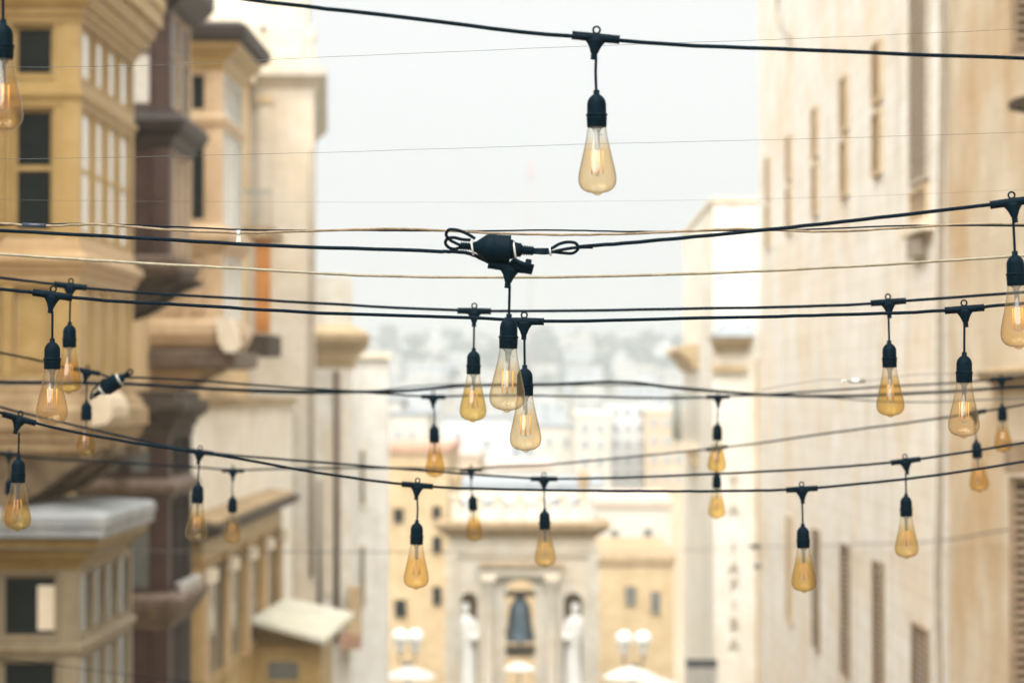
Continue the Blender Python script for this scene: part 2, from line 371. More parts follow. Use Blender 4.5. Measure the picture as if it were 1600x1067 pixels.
# ------------------------------------------------------------------ ground
WL, WR = -6.2, 4.2                                       # house fronts on the left and right of the street
def gz(y):
    ys = [-400, 0, 90, 130, 230, 560, 610, 800, 1160, 1500, 9000]
    zs = [0.0, 0.0, -5.5, -8, -26, -26, -19, 4, 31, 10, 0]
    return float(np.interp(y, ys, zs))
g = MB(); xs = [-1500, -600, -200, -60, 60, 200, 600, 1500]
ysr = [-300, -50, 0, 45, 90, 130, 160, 230, 400, 560, 610, 700, 800, 900, 1000, 1100, 1160, 1300, 1500, 2200]
nx = len(xs)
for y in ysr:
    for x in xs:
        g.v.append((x, y, gz(y) + (random.uniform(-2, 2.5) if 700 < y < 1400 else 0)))
for j in range(len(ysr) - 1):
    for i in range(nx - 1):
        a = j * nx + i; g.f.append((a, a + 1, a + 1 + nx, a + nx)); g.sm.append(False)
solo('ground', g, 'earth', None, None, kind='structure')
st = MB()
yy = [-20, 0, 30, 60, 90, 105]
for a, b in zip(yy[:-1], yy[1:]):
    st.quad([(WL + 1.1, a, gz(a) + 0.02), (WR - 1.1, a, gz(a) + 0.02), (WR - 1.1, b, gz(b) + 0.02), (WL + 1.1, b, gz(b) + 0.02)])
solo('street', st, 'paving', None, None, kind='structure')
for x0, x1 in ((WL, WL + 1.1), (WR - 1.1, WR)):
    pv = MB()
    for a, b in zip(yy[:-1], yy[1:]):
        pv.loft([[(x0, a, gz(a) - 0.1), (x1, a, gz(a) - 0.1), (x1, a, gz(a) + 0.14), (x0, a, gz(a) + 0.14)],
                 [(x0, b, gz(b) - 0.1), (x1, b, gz(b) - 0.1), (x1, b, gz(b) + 0.14), (x0, b, gz(b) + 0.14)]])
    solo('pavement', pv, 'paving', None, None, kind='structure')
sea = MB().quad([(-1490, 205, -22), (1490, 205, -22), (1490, 600, -22), (-1490, 600, -22)])
solo('water', sea, 'sea', None, None, kind='structure')

# ------------------------------------------------------------------ building pieces
def ring(xw, xs_, y0, y1, prof):
    """moulding that runs round the three free sides of a bay standing off the wall at xw"""
    s = 1 if xs_ > xw else -1
    return MB().loft([[(xw, y0 - o, z), (xs_ + s * o, y0 - o, z), (xs_ + s * o, y1 + o, z), (xw, y1 + o, z)] for o, z in prof])

def bay(root, xw, xs_, y0, y1, rows, paint, nf, ns, post=0.14, side_paint=None, panel_paint=None,
        front_pane='pane_dark', side_pane='pane_curtain_glare', depth=0.05, front_post=None, spans=None, sd_=0.035):
    """timber bay: body, posts, rails, and one window or panel to each field of each row"""
    zb = rows[-1][1]; zt = rows[0][0]
    sp = side_paint or paint; pp = panel_paint or paint
    part('body', MB().box(xw, xs_ - sd_, y0 + depth, y1 - depth, zb, zt), pp, root)
    fp = front_post or post
    # corner posts
    pw = min(post, (xs_ - xw) * .8)
    part('corner_post', MB().box(xs_ - pw, xs_ + 0.01, y0 - 0.01, y0 + post, zb, zt), paint, root)
    part('corner_post', MB().box(xs_ - pw, xs_ + 0.01, y1 - post, y1 + 0.01, zb, zt), sp, root)
    if xs_ - xw > 0.6: part('corner_post', MB().box(xw, xw + post, y0 - 0.008, y0 + depth, zb, zt), paint, root)
    def field(face, a0, a1, z0, z1, kind, mullion):
        def bx(m, u0, u1, w0, w1, t0, t1):      # t: distance out of the body face
            if face == 'f': m.box(u0, u1, y0 + depth - t1, y0 + depth - t0, w0, w1)
            else:
                k_ = sd_ / depth
                m.box(xs_ - sd_ + t0 * k_, xs_ - sd_ + t1 * k_, u0, u1, w0, w1)
        p = paint if face == 'f' else sp
        if kind == 'win':
            fr = MB(); b = 0.045
            bx(fr, a0, a0 + b, z0, z1, 0.0, 0.035); bx(fr, a1 - b, a1, z0, z1, 0.0, 0.035)
            bx(fr, a0 + b, a1 - b, z0, z0 + b, 0.0, 0.034); bx(fr, a0 + b, a1 - b, z1 - b, z1, 0.0, 0.034)
            c = 0.022                      # bead standing proud round the opening
            for q0, q1, w0, w1 in ((a0 - c, a0, z0 - c, z1 + c), (a1, a1 + c, z0 - c, z1 + c), (a0, a1, z0 - c, z0), (a0, a1, z1, z1 + c)):
                bx(fr, q0, q1, w0, w1, depth - 0.01, depth + 0.016)
            if mullion is not None: bx(fr, a0 + b, a1 - b, mullion - 0.025, mullion + 0.025, 0.0, 0.032)
            w = part('window', fr, p, root)
            pn = MB(); bx(pn, a0 + b * 0.8, a1 - b * 0.8, z0 + b * 0.8, z1 - b * 0.8, -0.01, 0.008)
            part('pane', pn, front_pane if face == 'f' else side_pane, w)
        else:
            fr = MB(); b = 0.05
            for q0, q1, w0, w1 in ((a0, a0 + .02, z0, z1), (a1 - .02, a1, z0, z1), (a0 + .02, a1 - .02, z0, z0 + .02), (a0 + .02, a1 - .02, z1 - .02, z1)):
                bx(fr, q0, q1, w0, w1, 0.0, depth + 0.012)
            bx(fr, a0 + b, a1 - b, z0 + b, z1 - b, 0.0, 0.022)
            bx(fr, a0 + 2.4 * b, a1 - 2.4 * b, z0 + 2.4 * b, z1 - 2.4 * b, 0.0, 0.034)
            part('panel', fr, p if kind != 'lightpanel' else 'pane_curtain_glare', root)
    for z1, z0, kind, mul in rows:
        rf = MB(); rs = MB(); h = 0.05
        X0, X1 = xw + post, xs_ - post
        if X1 < X0: X0, X1, nf_ = xw, xs_ - 0.02, 0
        else: nf_ = nf
        rf.box(X0, X1, y0, y0 + depth, z1 - h, z1 - 0.001); rf.box(X0, X1, y0, y0 + depth, z0 + 0.001, z0 + h)
        Y0, Y1 = y0 + post, y1 - post
        rs.box(xs_ - sd_, xs_, Y0, Y1, z1 - h, z1 - 0.001); rs.box(xs_ - sd_, xs_, Y0, Y1, z0 + 0.001, z0 + h)
        wf = (X1 - X0) / nf; ws = (Y1 - Y0) / ns
        if spans:
            sp_ = [(max(WX(a, y0), X0), WX(b, y0)) for a, b in spans]
            ed = [X0] + [e for q in sp_ for e in q] + [X1]
            for e0, e1 in zip(ed[0::2], ed[1::2]):
                if e1 - e0 > 0.004: rf.box(e0, e1, y0 + 0.003, y0 + depth, z0 + h, z1 - h)
        else:
            sp_ = [(X0 + k * wf + (fp / 2 if k else 0.0), X0 + (k + 1) * wf - (fp / 2 if k < nf - 1 else 0.0)) for k in range(nf)]
            for k in range(1, nf): rf.box(X0 + k * wf - fp / 2, X0 + k * wf + fp / 2, y0 + 0.003, y0 + depth, z0 + h, z1 - h)
        for k in range(1, ns): rs.box(xs_ - sd_, xs_ - 0.003, Y0 + k * ws - post / 2, Y0 + k * ws + post / 2, z0 + h, z1 - h)
        part('front_frame', rf, paint, root); part('side_frame', rs, sp, root)
        for a, b in (sp_ if nf_ else []): field('f', a, b, z0 + h, z1 - h, kind, mul)
        for k in range(ns):
            field('s', Y0 + k * ws + (post / 2 if k else 0.0), Y0 + (k + 1) * ws - (post / 2 if k < ns - 1 else 0.0), z0 + h, z1 - h, kind, mul)

def louvre_leaf(root, x0, x1, y0, y1, z0, z1, m, pitch=0.07, slats_as_parts=False, face='x'):
    """one shutter leaf; face 'x': hangs flat on a wall along Y; face 'y': stands out from the wall, facing along Y"""
    b = 0.05; fr = MB()
    if face == 'x':
        fr.box(x0, x1, y0, y0 + b, z0, z1); fr.box(x0, x1, y1 - b, y1, z0, z1)
        fr.box(x0, x1, y0 + b, y1 - b, z0, z0 + b); fr.box(x0, x1, y0 + b, y1 - b, z1 - b, z1)
    else:
        fr.box(x0, x0 + b, y0, y1, z0, z1); fr.box(x1 - b, x1, y0, y1, z0, z1)
        fr.box(x0 + b, x1 - b, y0, y1, z0, z0 + b); fr.box(x0 + b, x1 - b, y0, y1, z1 - b, z1)
    leaf = part('shutter', fr, m, root)
    n = int((z1 - z0 - 2 * b) / pitch); sl = MB()
    for k in range(n):
        z = z0 + b + (k + 0.5) * pitch; s = sl if not slats_as_parts else MB()
        if face == 'x':
            s.prism([(x0 + 0.004, z + 0.022), (x0 + 0.012, z + 0.028), (x1 - 0.006, z - 0.022), (x1 - 0.014, z - 0.028)], 'y', y0 + b, y1 - b)
        else:
            s.prism([(y0 + 0.002, z - pitch * .22), (y0 + 0.008, z - pitch * .30), (y1 - 0.004, z + pitch * .16), (y1 - 0.012, z + pitch * .26)], 'x', x0 + b, x1 - b)
        if slats_as_parts: part('slat', s, m, leaf)
    if face == 'y' and slats_as_parts: part('shade_board', MB().box(x0 + 0.01, x1 - 0.01, y1 + 0.002, y1 + 0.01, z0 + 0.01, z1 - 0.01), 'slat_shade', leaf)  # added dark sheet, paints the shade in the gaps between slats
    if not slats_as_parts: part('slat_rows', sl, m, leaf, kind='stuff')
    return leaf

def corbel(root, xw, xo, yc, w, zt, zb, m, sgn=1):
    """scrolled stone bracket under a bay, profile in XZ"""
    P = []
    L = xo - xw; H = zt - zb
    for t in range(9):
        a = t / 8; P.append((xo - L * (a ** 1.0) * 0.92 - 0.04 * math.sin(a * math.pi * 3), zt - 0.12 * H - H * 0.88 * (math.sin(a * math.pi / 2) ** 1.3)))
    P = [(xw, zt), (xo, zt)] + P + [(xw, zb)]
    return part('corbel', MB().prism(P, 'y', yc - w / 2, yc + w / 2), m, root)

def house_box(root, name, poly, z0, z1, m):
    return part(name, MB().prism(poly, 'z', z0, z1), m, root)

# ------------------------------------------------------------------ left side: three house fronts with timber bays
def left_house(label, y0, y1, zt, m, xw=WL):
    r = thing('stone_house', label, 'building', (xw, y0, gz(y0)))
    part('wall', MB().box(-15, xw, y0, y1, gz(y1) - 1, zt), m, r)
    part('roof_parapet', MB().box(-15, xw + 0.12, y0, y1 - 0.003, zt, zt + 0.35), 'cream_stone', r)
    return r
hA = left_house('ochre stone house front carrying the two bays at the left edge', 22.0, 30.4, 17.5, 'warm_wall')
hN = left_house('unseen house front, pale to bounce light, just outside the left edge holding the cables', 1.0, 21.99, 16.5, 'limestone_y')  # out-of-frame front added in pale stone to bounce light into the street
hB = left_house('shaded house front carrying the plum brown bays', 30.41, 34.6, 17.5, 'warm_wall')
hC = left_house('warm ochre house front carrying the ochre bays behind the plum ones', 34.61, 49.7, 15.3, 'warm_wall')

part('lower_storey', MB().box(WL - 0.2, -5.3, 35.19, 49.69, gz(49) - 1, 8.72), 'limestone_bright', hC)
part('lower_coping', MB().box(WL - 0.1, -5.22, 35.15, 49.68, 8.722, 8.86), 'stained_stone', hC)

# --- yellow bay, upper left
Y0, Y1, XS = 25.0, 28.25, -4.9
z = lambda py: WZ(py, Y0, 120)
b1 = thing('enclosed_balcony', 'yellow ochre timber bay with white-paned side windows, top left', 'balcony', (WL, Y0, z(690)))
rows = [(z(30), z(128), 'win', None), (z(160), z(372), 'win', z(262)), (z(437), z(590), 'panel', None)]
bay(b1, WL, XS, Y0, Y1, rows, 'yellow_paint', 2, 4, post=0.16, panel_paint='pink_ochre_paint', front_post=0.10, depth=0.09, spans=[(-70, 6), (17, 83)])  # side panes take a pale colour in place of reflected sky
part('cornice', ring(WL, XS, Y0, Y1, [(0.02, z(34)), (0.03, z(33.9)), (0.03, z(25)), (0.07, z(23)), (0.07, z(14)), (0.10, z(13)), (0.16, z(2)), (0.16, z(-7)), (0.20, z(-8)), (0.24, z(-25)), (0.24, z(-31)), (0.30, z(-32)), (0.30, z(-60)), (0.33, z(-62)), (0.33, z(-84)), (0.1, z(-100))]), 'yellow_paint', b1)
part('transom_moulding', ring(WL, XS, Y0, Y1, [(0.0, z(162)), (0.012, z(161.9)), (0.012, z(156)), (0.03, z(154)), (0.05, z(149)), (0.05, z(144)), (0.012, z(143.5)), (0.012, z(127)), (0.0, z(126.9))]), 'yellow_paint', b1)
part('sill', ring(WL, XS, Y0, Y1, [(0.0, z(440)), (0.02, z(439.5)), (0.02, z(430)), (0.05, z(426)), (0.07, z(418)), (0.07, z(414)), (0.11, z(412)), (0.12, z(404)), (0.10, z(398)), (0.03, z(392)), (0.02, z(380)), (0.0, z(370))]), 'pink_ochre_paint', b1)
part('base_moulding', ring(WL, XS, Y0, Y1, [(-0.05, z(712)), (0.0, z(706)), (0.06, z(704)), (0.06, z(692)), (0.10, z(688)), (0.12, z(672)), (0.17, z(670)), (0.17, z(640)), (0.12, z(636)), (0.10, z(622)), (0.05, z(618)), (0.05, z(606)), (0.02, z(604)), (0.02, z(590))]), 'stained_stone', b1)
kb = [(XS + 0.171, z(612)), (XS + 0.30, z(612)), (XS + 0.36, z(620)), (XS + 0.40, z(636)), (XS + 0.40, z(652)), (XS + 0.34, z(662)), (XS + 0.171, z(666))]
part('kerb_block', MB().prism(kb, 'y', 24.75, 25.75), 'golden_stone', b1)
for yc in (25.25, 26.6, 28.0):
    corbel(b1, WL, -4.72, yc, 0.42, z(704), z(808), 'shaded_stone')
louvre_leaf(b1, -6.02, -5.68, Y0 - 0.055, Y0 - 0.014, z(372), z(165), 'yellow_paint', 0.06, True, 'y')

# --- grey putty bay with slab roof, lower left
z = lambda py: WZ(py, 25.0, 120)
b2 = thing('enclosed_balcony', 'putty coloured timber bay under a grey slab roof, bottom left', 'balcony', (WL, 25.0, z(1240)))
rows = [(z(888), z(1006), 'win', None), (z(1022), z(1200), 'win', None)]
bay(b2, WL, XS, 25.0, 28.25, rows, 'putty_paint', 2, 4, post=0.16, front_pane='pane_dark', side_pane='pane_grey', front_post=0.08, depth=0.08, spans=[(-62, -8), (1, 92)])
part('roof_slab', ring(WL, XS, 25.0, 27.45, [(0.28, z(838)), (0.34, z(836)), (0.34, z(822)), (0.36, z(820)), (0.36, z(806)), (0.31, z(799)), (-0.3, z(788))]), 'grey_lead', b2)
part('cornice', ring(WL, XS, 25.0, 27.6, [(0.01, z(890)), (0.04, z(884)), (0.05, z(878)), (0.12, z(872)), (0.16, z(862)), (0.25, z(853)), (0.27, z(840)), (0.1, z(838.5))]), 'olive_paint', b2)
part('rail_moulding', ring(WL, XS, 25.0, 28.25, [(0.0, z(1024)), (0.05, z(1018)), (0.06, z(1008)), (0.0, z(1004))]), 'putty_paint', b2)
part('base_moulding', ring(WL, XS, 25.0, 28.25, [(-0.3, z(1270)), (0.06, z(1240)), (0.16, z(1225)), (0.1, z(1200)), (0.0, z(1199))]), 'cream_stone', b2)
part('curtain', MB().box(WX(58, 25), WX(86, 25), 25.066, 25.071, z(985), z(915)), 'cream_stone', b2)

# --- plum bays
YB0, YB1, XB = 31.6, 33.4, -5.0
z = lambda py: WZ(py, YB0, 262)
b3 = thing('enclosed_balcony', 'plum brown timber bay with white curtains, behind the yellow bay', 'balcony', (WL, YB0, z(450)))
rows = [(z(12), z(172), 'win', z(80)), (z(226), z(402), 'panel', None)]
bay(b3, WL, XB, YB0, YB1, rows, 'plum_paint', 2, 2, post=0.2, side_paint='tan_paint', panel_paint='plum_paint', front_pane='pane_curtain_glare', side_pane='pane_grey', front_post=0.1, spans=[(150, 190), (199, 237)])
part('cornice', ring(WL, XB, YB0, YB1, [(0.0, z(14)), (0.12, z(6)), (0.22, z(-8)), (0.3, z(-20)), (0.3, z(-44)), (0.1, z(-60))]), 'plum_dark', b3)
part('sill', ring(WL, XB, YB0, YB1, [(0.0, z(232)), (0.05, z(224)), (0.08, z(214)), (0.2, z(204)), (0.24, z(190)), (0.18, z(180)), (0.02, z(168))]), 'plum_dark', b3)
part('base_moulding', ring(WL, XB, YB0, YB1, [(-0.2, z(440)), (0.0, z(432)), (0.12, z(420)), (0.14, z(404)), (0.0, z(398))]), 'faded_plum', b3)
for yc in (31.9, 33.1):
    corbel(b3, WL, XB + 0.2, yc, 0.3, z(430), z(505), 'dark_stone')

b4 = thing('enclosed_balcony', 'dark plum timber bay with moulded cornice below the ochre bay', 'balcony', (WL, YB0, z(1240)))
rows = [(z(676), z(750), 'win', None), (z(772), z(930), 'win', None), (z(975), z(1200), 'panel', None)]
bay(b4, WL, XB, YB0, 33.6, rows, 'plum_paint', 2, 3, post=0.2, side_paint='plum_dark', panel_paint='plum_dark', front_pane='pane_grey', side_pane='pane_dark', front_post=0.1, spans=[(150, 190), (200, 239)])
part('cornice', ring(WL, XB, YB0, 33.6, [(0.0, z(682)), (0.03, z(681)), (0.03, z(668)), (0.08, z(665)), (0.08, z(656)), (0.17, z(648)), (0.22, z(640)), (0.22, z(628)), (0.10, z(625)), (0.10, z(612)), (0.0, z(610))]), 'dark_stone', b4)
part('transom_moulding', ring(WL, XB, YB0, 33.6, [(0.0, z(778)), (0.1, z(768)), (0.12, z(758)), (0.0, z(746))]), 'faded_plum', b4)
part('sill', ring(WL, XB, YB0, 33.6, [(0.0, z(985)), (0.06, z(972)), (0.14, z(958)), (0.2, z(944)), (0.22, z(934)), (0.0, z(926))]), 'faded_plum', b4)
part('base_moulding', ring(WL, XB, YB0, 33.6, [(-0.2, z(1260)), (0.14, z(1220)), (0.0, z(1199))]), 'dark_stone', b4)
part('curtain', MB().box(WX(214, 31.6), WX(236, 31.6), 31.646, 31.652, z(918), z(806)), 'cream_stone', b4)
part('curtain', MB().box(WX(212, 31.6), WX(234, 31.6), 31.646, 31.652, z(742), z(690)), 'cream_stone', b4)

# dark globe lantern and pots
p = W(195, 716, 31.3)
ln = thing('wall_lantern', 'black round lantern in front of the dark plum bay', 'lantern', p)
part('globe', MB().lathe([(0.001, -0.125), (0.05, -0.118), (0.1, -0.075), (0.125, 0), (0.11, 0.06), (0.06, 0.105), (0.03, 0.115), (0.03, 0.15), (0.001, 0.15)], 18, p), 'iron', ln)
part('arm', MB().tube([p + Vector((0, 0, 0.14)), p + Vector((0, 0.02, 0.2)), p + Vector((-0.02, 0.2, 0.24)), p + Vector((-0.02, 0.36, 0.22))], 0.018, 6), 'iron', ln)
for i, (px, lab) in enumerate(((272, 'nearest'), (284, 'middle'), (295, 'farthest'))):
    d = 32.0 + i * 0.62; X = XB + 0.12
    zz = WZ(934, 31.6, 262) + 0.004
    fp = thing('flower_pot', lab + ' of three small white pots on the dark plum sill', 'pot', (X, d, zz), 'pots on the plum sill')
    part('pot_body', MB().lathe([(0.001, 0), (0.05, 0), (0.075, 0.1), (0.085, 0.15), (0.09, 0.15), (0.09, 0.17), (0.07, 0.17), (0.065, 0.13), (0.001, 0.13)], 14, (X, d, zz)), 'marble_white', fp)

# --- ochre bay of the third house, upper
YC0, YC1, XC = 37.4, 39.8, -5.1
z = lambda py: WZ(py, YC0, 345)
b5 = thing('enclosed_balcony', 'ochre timber bay with brown cornice and narrow dark windows, right of plum bay', 'balcony', (WL, YC0, z(575)))
rows = [(z(108), z(180), 'win', None), (z(196), z(352), 'win', None), (z(392), z(500), 'panel', None)]
bay(b5, WL, XC, YC0, YC1, rows, 'peach_paint', 2, 3, post=0.16, side_paint='marble_white', panel_paint='peach_paint', front_post=0.24, spans=[(252, 286), (294, 322)])
part('cornice', ring(WL, XC, YC0, YC1, [(0.0, z(112)), (0.05, z(104)), (0.1, z(92)), (0.2, z(84)), (0.28, z(76)), (0.28, z(68)), (0.1, z(66))]), 'yellow_paint', b5)
part('roof_slab', ring(WL, XC, YC0, YC1, [(0.3, z(68)), (0.42, z(62)), (0.44, z(46)), (0.3, z(38)), (-0.3, z(34))]), 'plum_dark', b5)
part('transom_moulding', ring(WL, XC, YC0, YC1, [(0.0, z(200)), (0.05, z(194)), (0.07, z(184)), (0.0, z(176))]), 'peach_paint', b5)
part('sill', ring(WL, XC, YC0, YC1, [(0.0, z(396)), (0.07, z(388)), (0.16, z(374)), (0.16, z(362)), (0.0, z(350))]), 'peach_paint', b5)
part('base_moulding', ring(WL, XC, YC0, YC1, [(0.0, z(546)), (0.1, z(538)), (0.16, z(522)), (0.14, z(506)), (0.0, z(498))]), 'peach_paint', b5)
part('floor_slab', ring(WL, XC, YC0, YC1, [(0.1, z(576)), (0.24, z(572)), (0.26, z(550)), (0.1, z(546.5))]), 'faded_plum', b5)
sc = W(362, 526, 37.6)
part('scroll', MB().prism([(sc.x - .17, sc.z + .3), (sc.x + .06, sc.z + .28), (sc.x + .16, sc.z + .05), (sc.x + .2, sc.z - .16), (sc.x + .12, sc.z - .26), (sc.x - .02, sc.z - .25), (sc.x - .12, sc.z - .1)], 'y', 36.95, 37.25), 'cream_stone', b5)
for yc in (37.8, 39.4):
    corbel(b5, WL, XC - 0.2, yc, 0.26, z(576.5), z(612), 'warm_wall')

# rust coloured shutter leaf, slab and railing of a small balcony
sb = thing('open_balcony', 'small balcony with thin railing above a rust orange door leaf', 'balcony', (-6.0, 43.0, WZ(556, 43)))
part('floor_slab', MB().prism([(WX(372, 43), WZ(522, 43)), (WX(420, 43), WZ(522, 43)), (WX(420, 43), WZ(556, 43)), (WX(392, 43), WZ(556, 43)), (WX(372, 43), WZ(540, 43))], 'y', 43.0, 45.0), 'dark_stone', sb)
dl = part('door_leaf', MB().box(WX(397, 43), WX(421, 43), 43.1, 43.16, WZ(520, 43), WZ(372, 43)), 'rust_orange', sb)
for k in range(3):
    part('panel', MB().box(WX(400, 43), WX(418, 43), 43.085, 43.099, WZ(512 - k * 46, 43), WZ(476 - k * 46, 43)), 'rust_orange', dl)
part('upper_slab', MB().box(-6.19, WX(423, 43), 43.0, 45.0, WZ(372, 43), WZ(354, 43)), 'stained_stone', sb)
for k in range(9):
    x = -6.1 + k * (WX(421, 43) + 6.1) / 8
    part('baluster', MB().tube([(x, 43.05, WZ(354, 43)), (x, 43.05, WZ(300, 43))], 0.012, 6), 'iron_weathered', sb)
part('handrail', MB().box(-6.19, WX(423, 43), 43.03, 43.07, WZ(300, 43), WZ(296, 43)), 'iron_weathered', sb)

# long ochre gallery lower on the third house
YD0, YD1 = 35.2, 45.5
zt = WZ(846, 35.2, 310)
b6 = thing('enclosed_balcony', 'long ochre gallery with dark weathered cornice running along the street', 'balcony', (WL, YD0, zt - 3.6))
rows = [(zt - 0.35, zt - 2.2, 'win', None), (zt - 2.2, zt - 3.5, 'panel', None)]
bay(b6, -5.31, -5.1, YD0, YD1, rows, 'yellow_paint', 2, 4, post=0.5, side_pane='pane_grey', panel_paint='pink_ochre_paint', front_post=0.2)
part('frieze', ring(-5.31, -5.1, YD0, YD1, [(0.0, zt - 0.36), (0.04, zt - 0.3), (0.04, zt - 0.1), (0.0, zt)]), 'yellow_paint', b6)
part('cornice', ring(-5.31, -5.1, YD0, YD1, [(0.02, zt), (0.12, zt + 0.05), (0.3, zt + 0.1), (0.36, zt + 0.18), (0.34, zt + 0.24), (0.1, zt + 0.26)]), 'dark_stone', b6)
part('roof', MB().prism([(-5.299, zt + 0.262), (-4.84, zt + 0.262), (-4.86, zt + 0.30), (-5.299, zt + 0.36)], 'y', YD0 - 0.2, YD1 + 0.2), 'stained_stone', b6)
for k in range(5):
    yk = YD0 + 0.25 + k * (YD1 - YD0 - 0.5) / 4
    part('pilaster', MB().box(-5.099, -5.02, yk - 0.22, yk + 0.22, zt - 2.2, zt - 0.36), 'pink_ochre_paint', b6)
    part('capital', MB().box(-5.02, -4.9, yk - 0.25, yk + 0.25, zt - 0.6, zt - 0.42), 'cream_stone', b6)

# --- cream tower house
def ray_poly(pxe, d0, d1, xo):
    """footprint whose street side runs along the line of sight lines of the bending street"""
    return [(xo, d0), (WX(pxe, d0), d0), (WX(pxe + 3, d1), d1), (xo, d1)]
hT = thing('tower_house', 'tall pale limestone house with corner cornice against the sky', 'building', (-6, 50, gz(50)))
zc = WZ(108, 50, 480)
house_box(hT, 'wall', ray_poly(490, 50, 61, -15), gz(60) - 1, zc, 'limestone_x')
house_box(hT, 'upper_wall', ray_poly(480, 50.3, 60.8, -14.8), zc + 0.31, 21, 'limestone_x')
cp = MB()
def rp(o, zz): return [(-15, 50 - o, zz), (WX(490, 50) + o, 50 - o, zz), (WX(493, 61) + o, 61.0, zz), (-15, 61.0, zz)]
cp.loft([rp(0.0, zc - 0.42), rp(0.10, zc - 0.30), rp(0.28, zc - 0.16), rp(0.3, zc - 0.02), rp(0.04, zc), rp(0.06, zc + 0.28), rp(0.0, zc + 0.3)])
part('cornice', cp, 'limestone_x', hT)
fn = W(487, 86, 50.1)
part('finial', MB().lathe([(0.001, 0), (0.11, 0), (0.11, 0.06), (0.05, 0.1), (0.1, 0.3), (0.13, 0.42), (0.06, 0.52), (0.08, 0.56), (0.001, 0.62)], 14, (fn.x - 0.02, fn.y, zc + 0.301)), 'limestone_x', hT)
zw = lambda py: WZ(py, 50, 420)
wf = part('window', MB().box(WX(403, 50), WX(424, 50), 49.93, 49.999, zw(460), zw(150)), 'limestone_x', hT, label='tall blind window strip in pale stone')
part('lintel', MB().box(WX(400, 50), WX(427, 50), 49.88, 49.929, zw(162), zw(150)), 'ochre_stone', wf)
part('vent', MB().lathe([(0.001, 0), (0.06, 0), (0.06, 0.08), (0.001, 0.08)], 12).xf(Matrix.Translation(W(411, 46, 50.26)) @ Matrix.Rotation(R(90), 4, 'X')), 'iron', hT)
dp = MB().tube([W(488, 232, 49.93), W(488, 420, 49.93), W(487, 620, 49.93), W(487, 900, 49.93)], 0.05, 8)
part('downpipe', dp, 'pipe_grey', hT)

# canopied ochre bay
YE = 42.0
ze = lambda py: WZ(py, YE, 450)
b7 = thing('enclosed_balcony', 'ochre bay under a sloping cream canopy roof, lower left of centre', 'balcony', (-6, YE, ze(1200)))
xe0, xe1 = WX(398, YE), WX(502, YE)
part('body', MB().box(xe0, xe1, YE, 44.2, ze(1200), ze(1004)), 'yellow_paint', b7)
part('frieze', MB().prism([(xe0 - 0.02, ze(1008)), (xe1 + 0.06, ze(1008)), (xe1 + 0.06, ze(1001)), (xe0 - 0.02, ze(974))], 'y', YE - 0.06, YE + 0.25), 'olive_paint', b7)
cn = MB()
A = [Vector((WX(396, YE), YE - 0.45, ze(962))), Vector((WX(512, YE), YE - 0.45, ze(994))), Vector((WX(538, YE), 44.3, ze(976))), Vector((WX(426, YE), 44.3, ze(950)))]
dn = Vector((0, 0, -0.09))
cn.loft([[a + dn for a in A], A])
part('canopy', cn, 'canopy_cream', b7)
w7 = part('window', MB().box(WX(414, YE), WX(474, YE), YE - 0.03, YE - 0.001, ze(1066), ze(1027)), 'yellow_paint', b7)
part('pane', MB().box(WX(420, YE), WX(467, YE), YE - 0.036, YE - 0.031, ze(1061), ze(1033)), 'pane_grey', w7)

# --- fifth and sixth houses on the left
hE = thing('stone_house', 'pale stone house with heavy ochre cornice left of the harbour view', 'building', (-6, 63, gz(63)))
d5 = 63.0; zc5 = WZ(520, d5, 540)
house_box(hE, 'wall', ray_poly(548, d5, 74, -15), gz(74) - 1, WZ(432, d5, 540), 'limestone_bright')
xe = WX(548, d5)
def r5(o, zz): return [(-15, d5 - o, zz), (xe + o, d5 - o, zz), (WX(551, 74) + o, 74.0, zz), (-15, 74.0, zz)]
part('cornice', MB().loft([r5(0.0, WZ(575, d5)), r5(0.1, WZ(562, d5)), r5(0.14, WZ(550, d5)), r5(0.34, WZ(540, d5)), r5(0.5, WZ(532, d5)), r5(0.52, WZ(522, d5)), r5(0.2, WZ(512, d5)), r5(0.0, WZ(508, d5))]), 'ochre_stone', hE)
part('downpipe', MB().tube([W(526, 580, d5 - 0.08), W(527, 760, d5 - 0.08), W(526, 1000, d5 - 0.08)], 0.075, 8), 'pipe_brown', hE)
part('downpipe', MB().tube([W(500, 750, d5 - 0.08), W(500, 960, d5 - 0.08)], 0.06, 8), 'pipe_grey', hE)
for k, (a, b_) in enumerate(((452, 476), (508, 519))):
    wv = part('window', MB().box(WX(a, d5), WX(b_, d5), d5 - 0.05, d5 - 0.002, WZ(930, d5), WZ(640 + k * 30, d5)), 'cream_stone', hE)
bk = part('balcony_slab', MB().box(WX(535, d5), WX(566, d5), d5 - 0.7, d5 - 0.01, WZ(1010, d5), WZ(988, d5)), 'terracotta', hE)
part('balcony_box', MB().box(WX(546, d5), WX(566, d5), d5 - 0.5, d5 - 0.02, WZ(988, d5) + 0.002, WZ(915, d5)), 'ochre_stone', hE)
hF = thing('stone_house', 'bright white plastered house end left of the belfry', 'building', (-6, 76, gz(76)))
house_box(hF, 'wall', ray_poly(605, 76, 77.6, -15), gz(84) - 1, WZ(560, 76), 'pale_render')
house_box(hF, 'parapet', [(-15, 75.85), (WX(605, 76) + 0.12, 75.85), (WX(607, 77.6) + .12, 77.6), (-15, 77.6)], WZ(560, 76) + 0.002, WZ(550, 76), 'cream_stone')
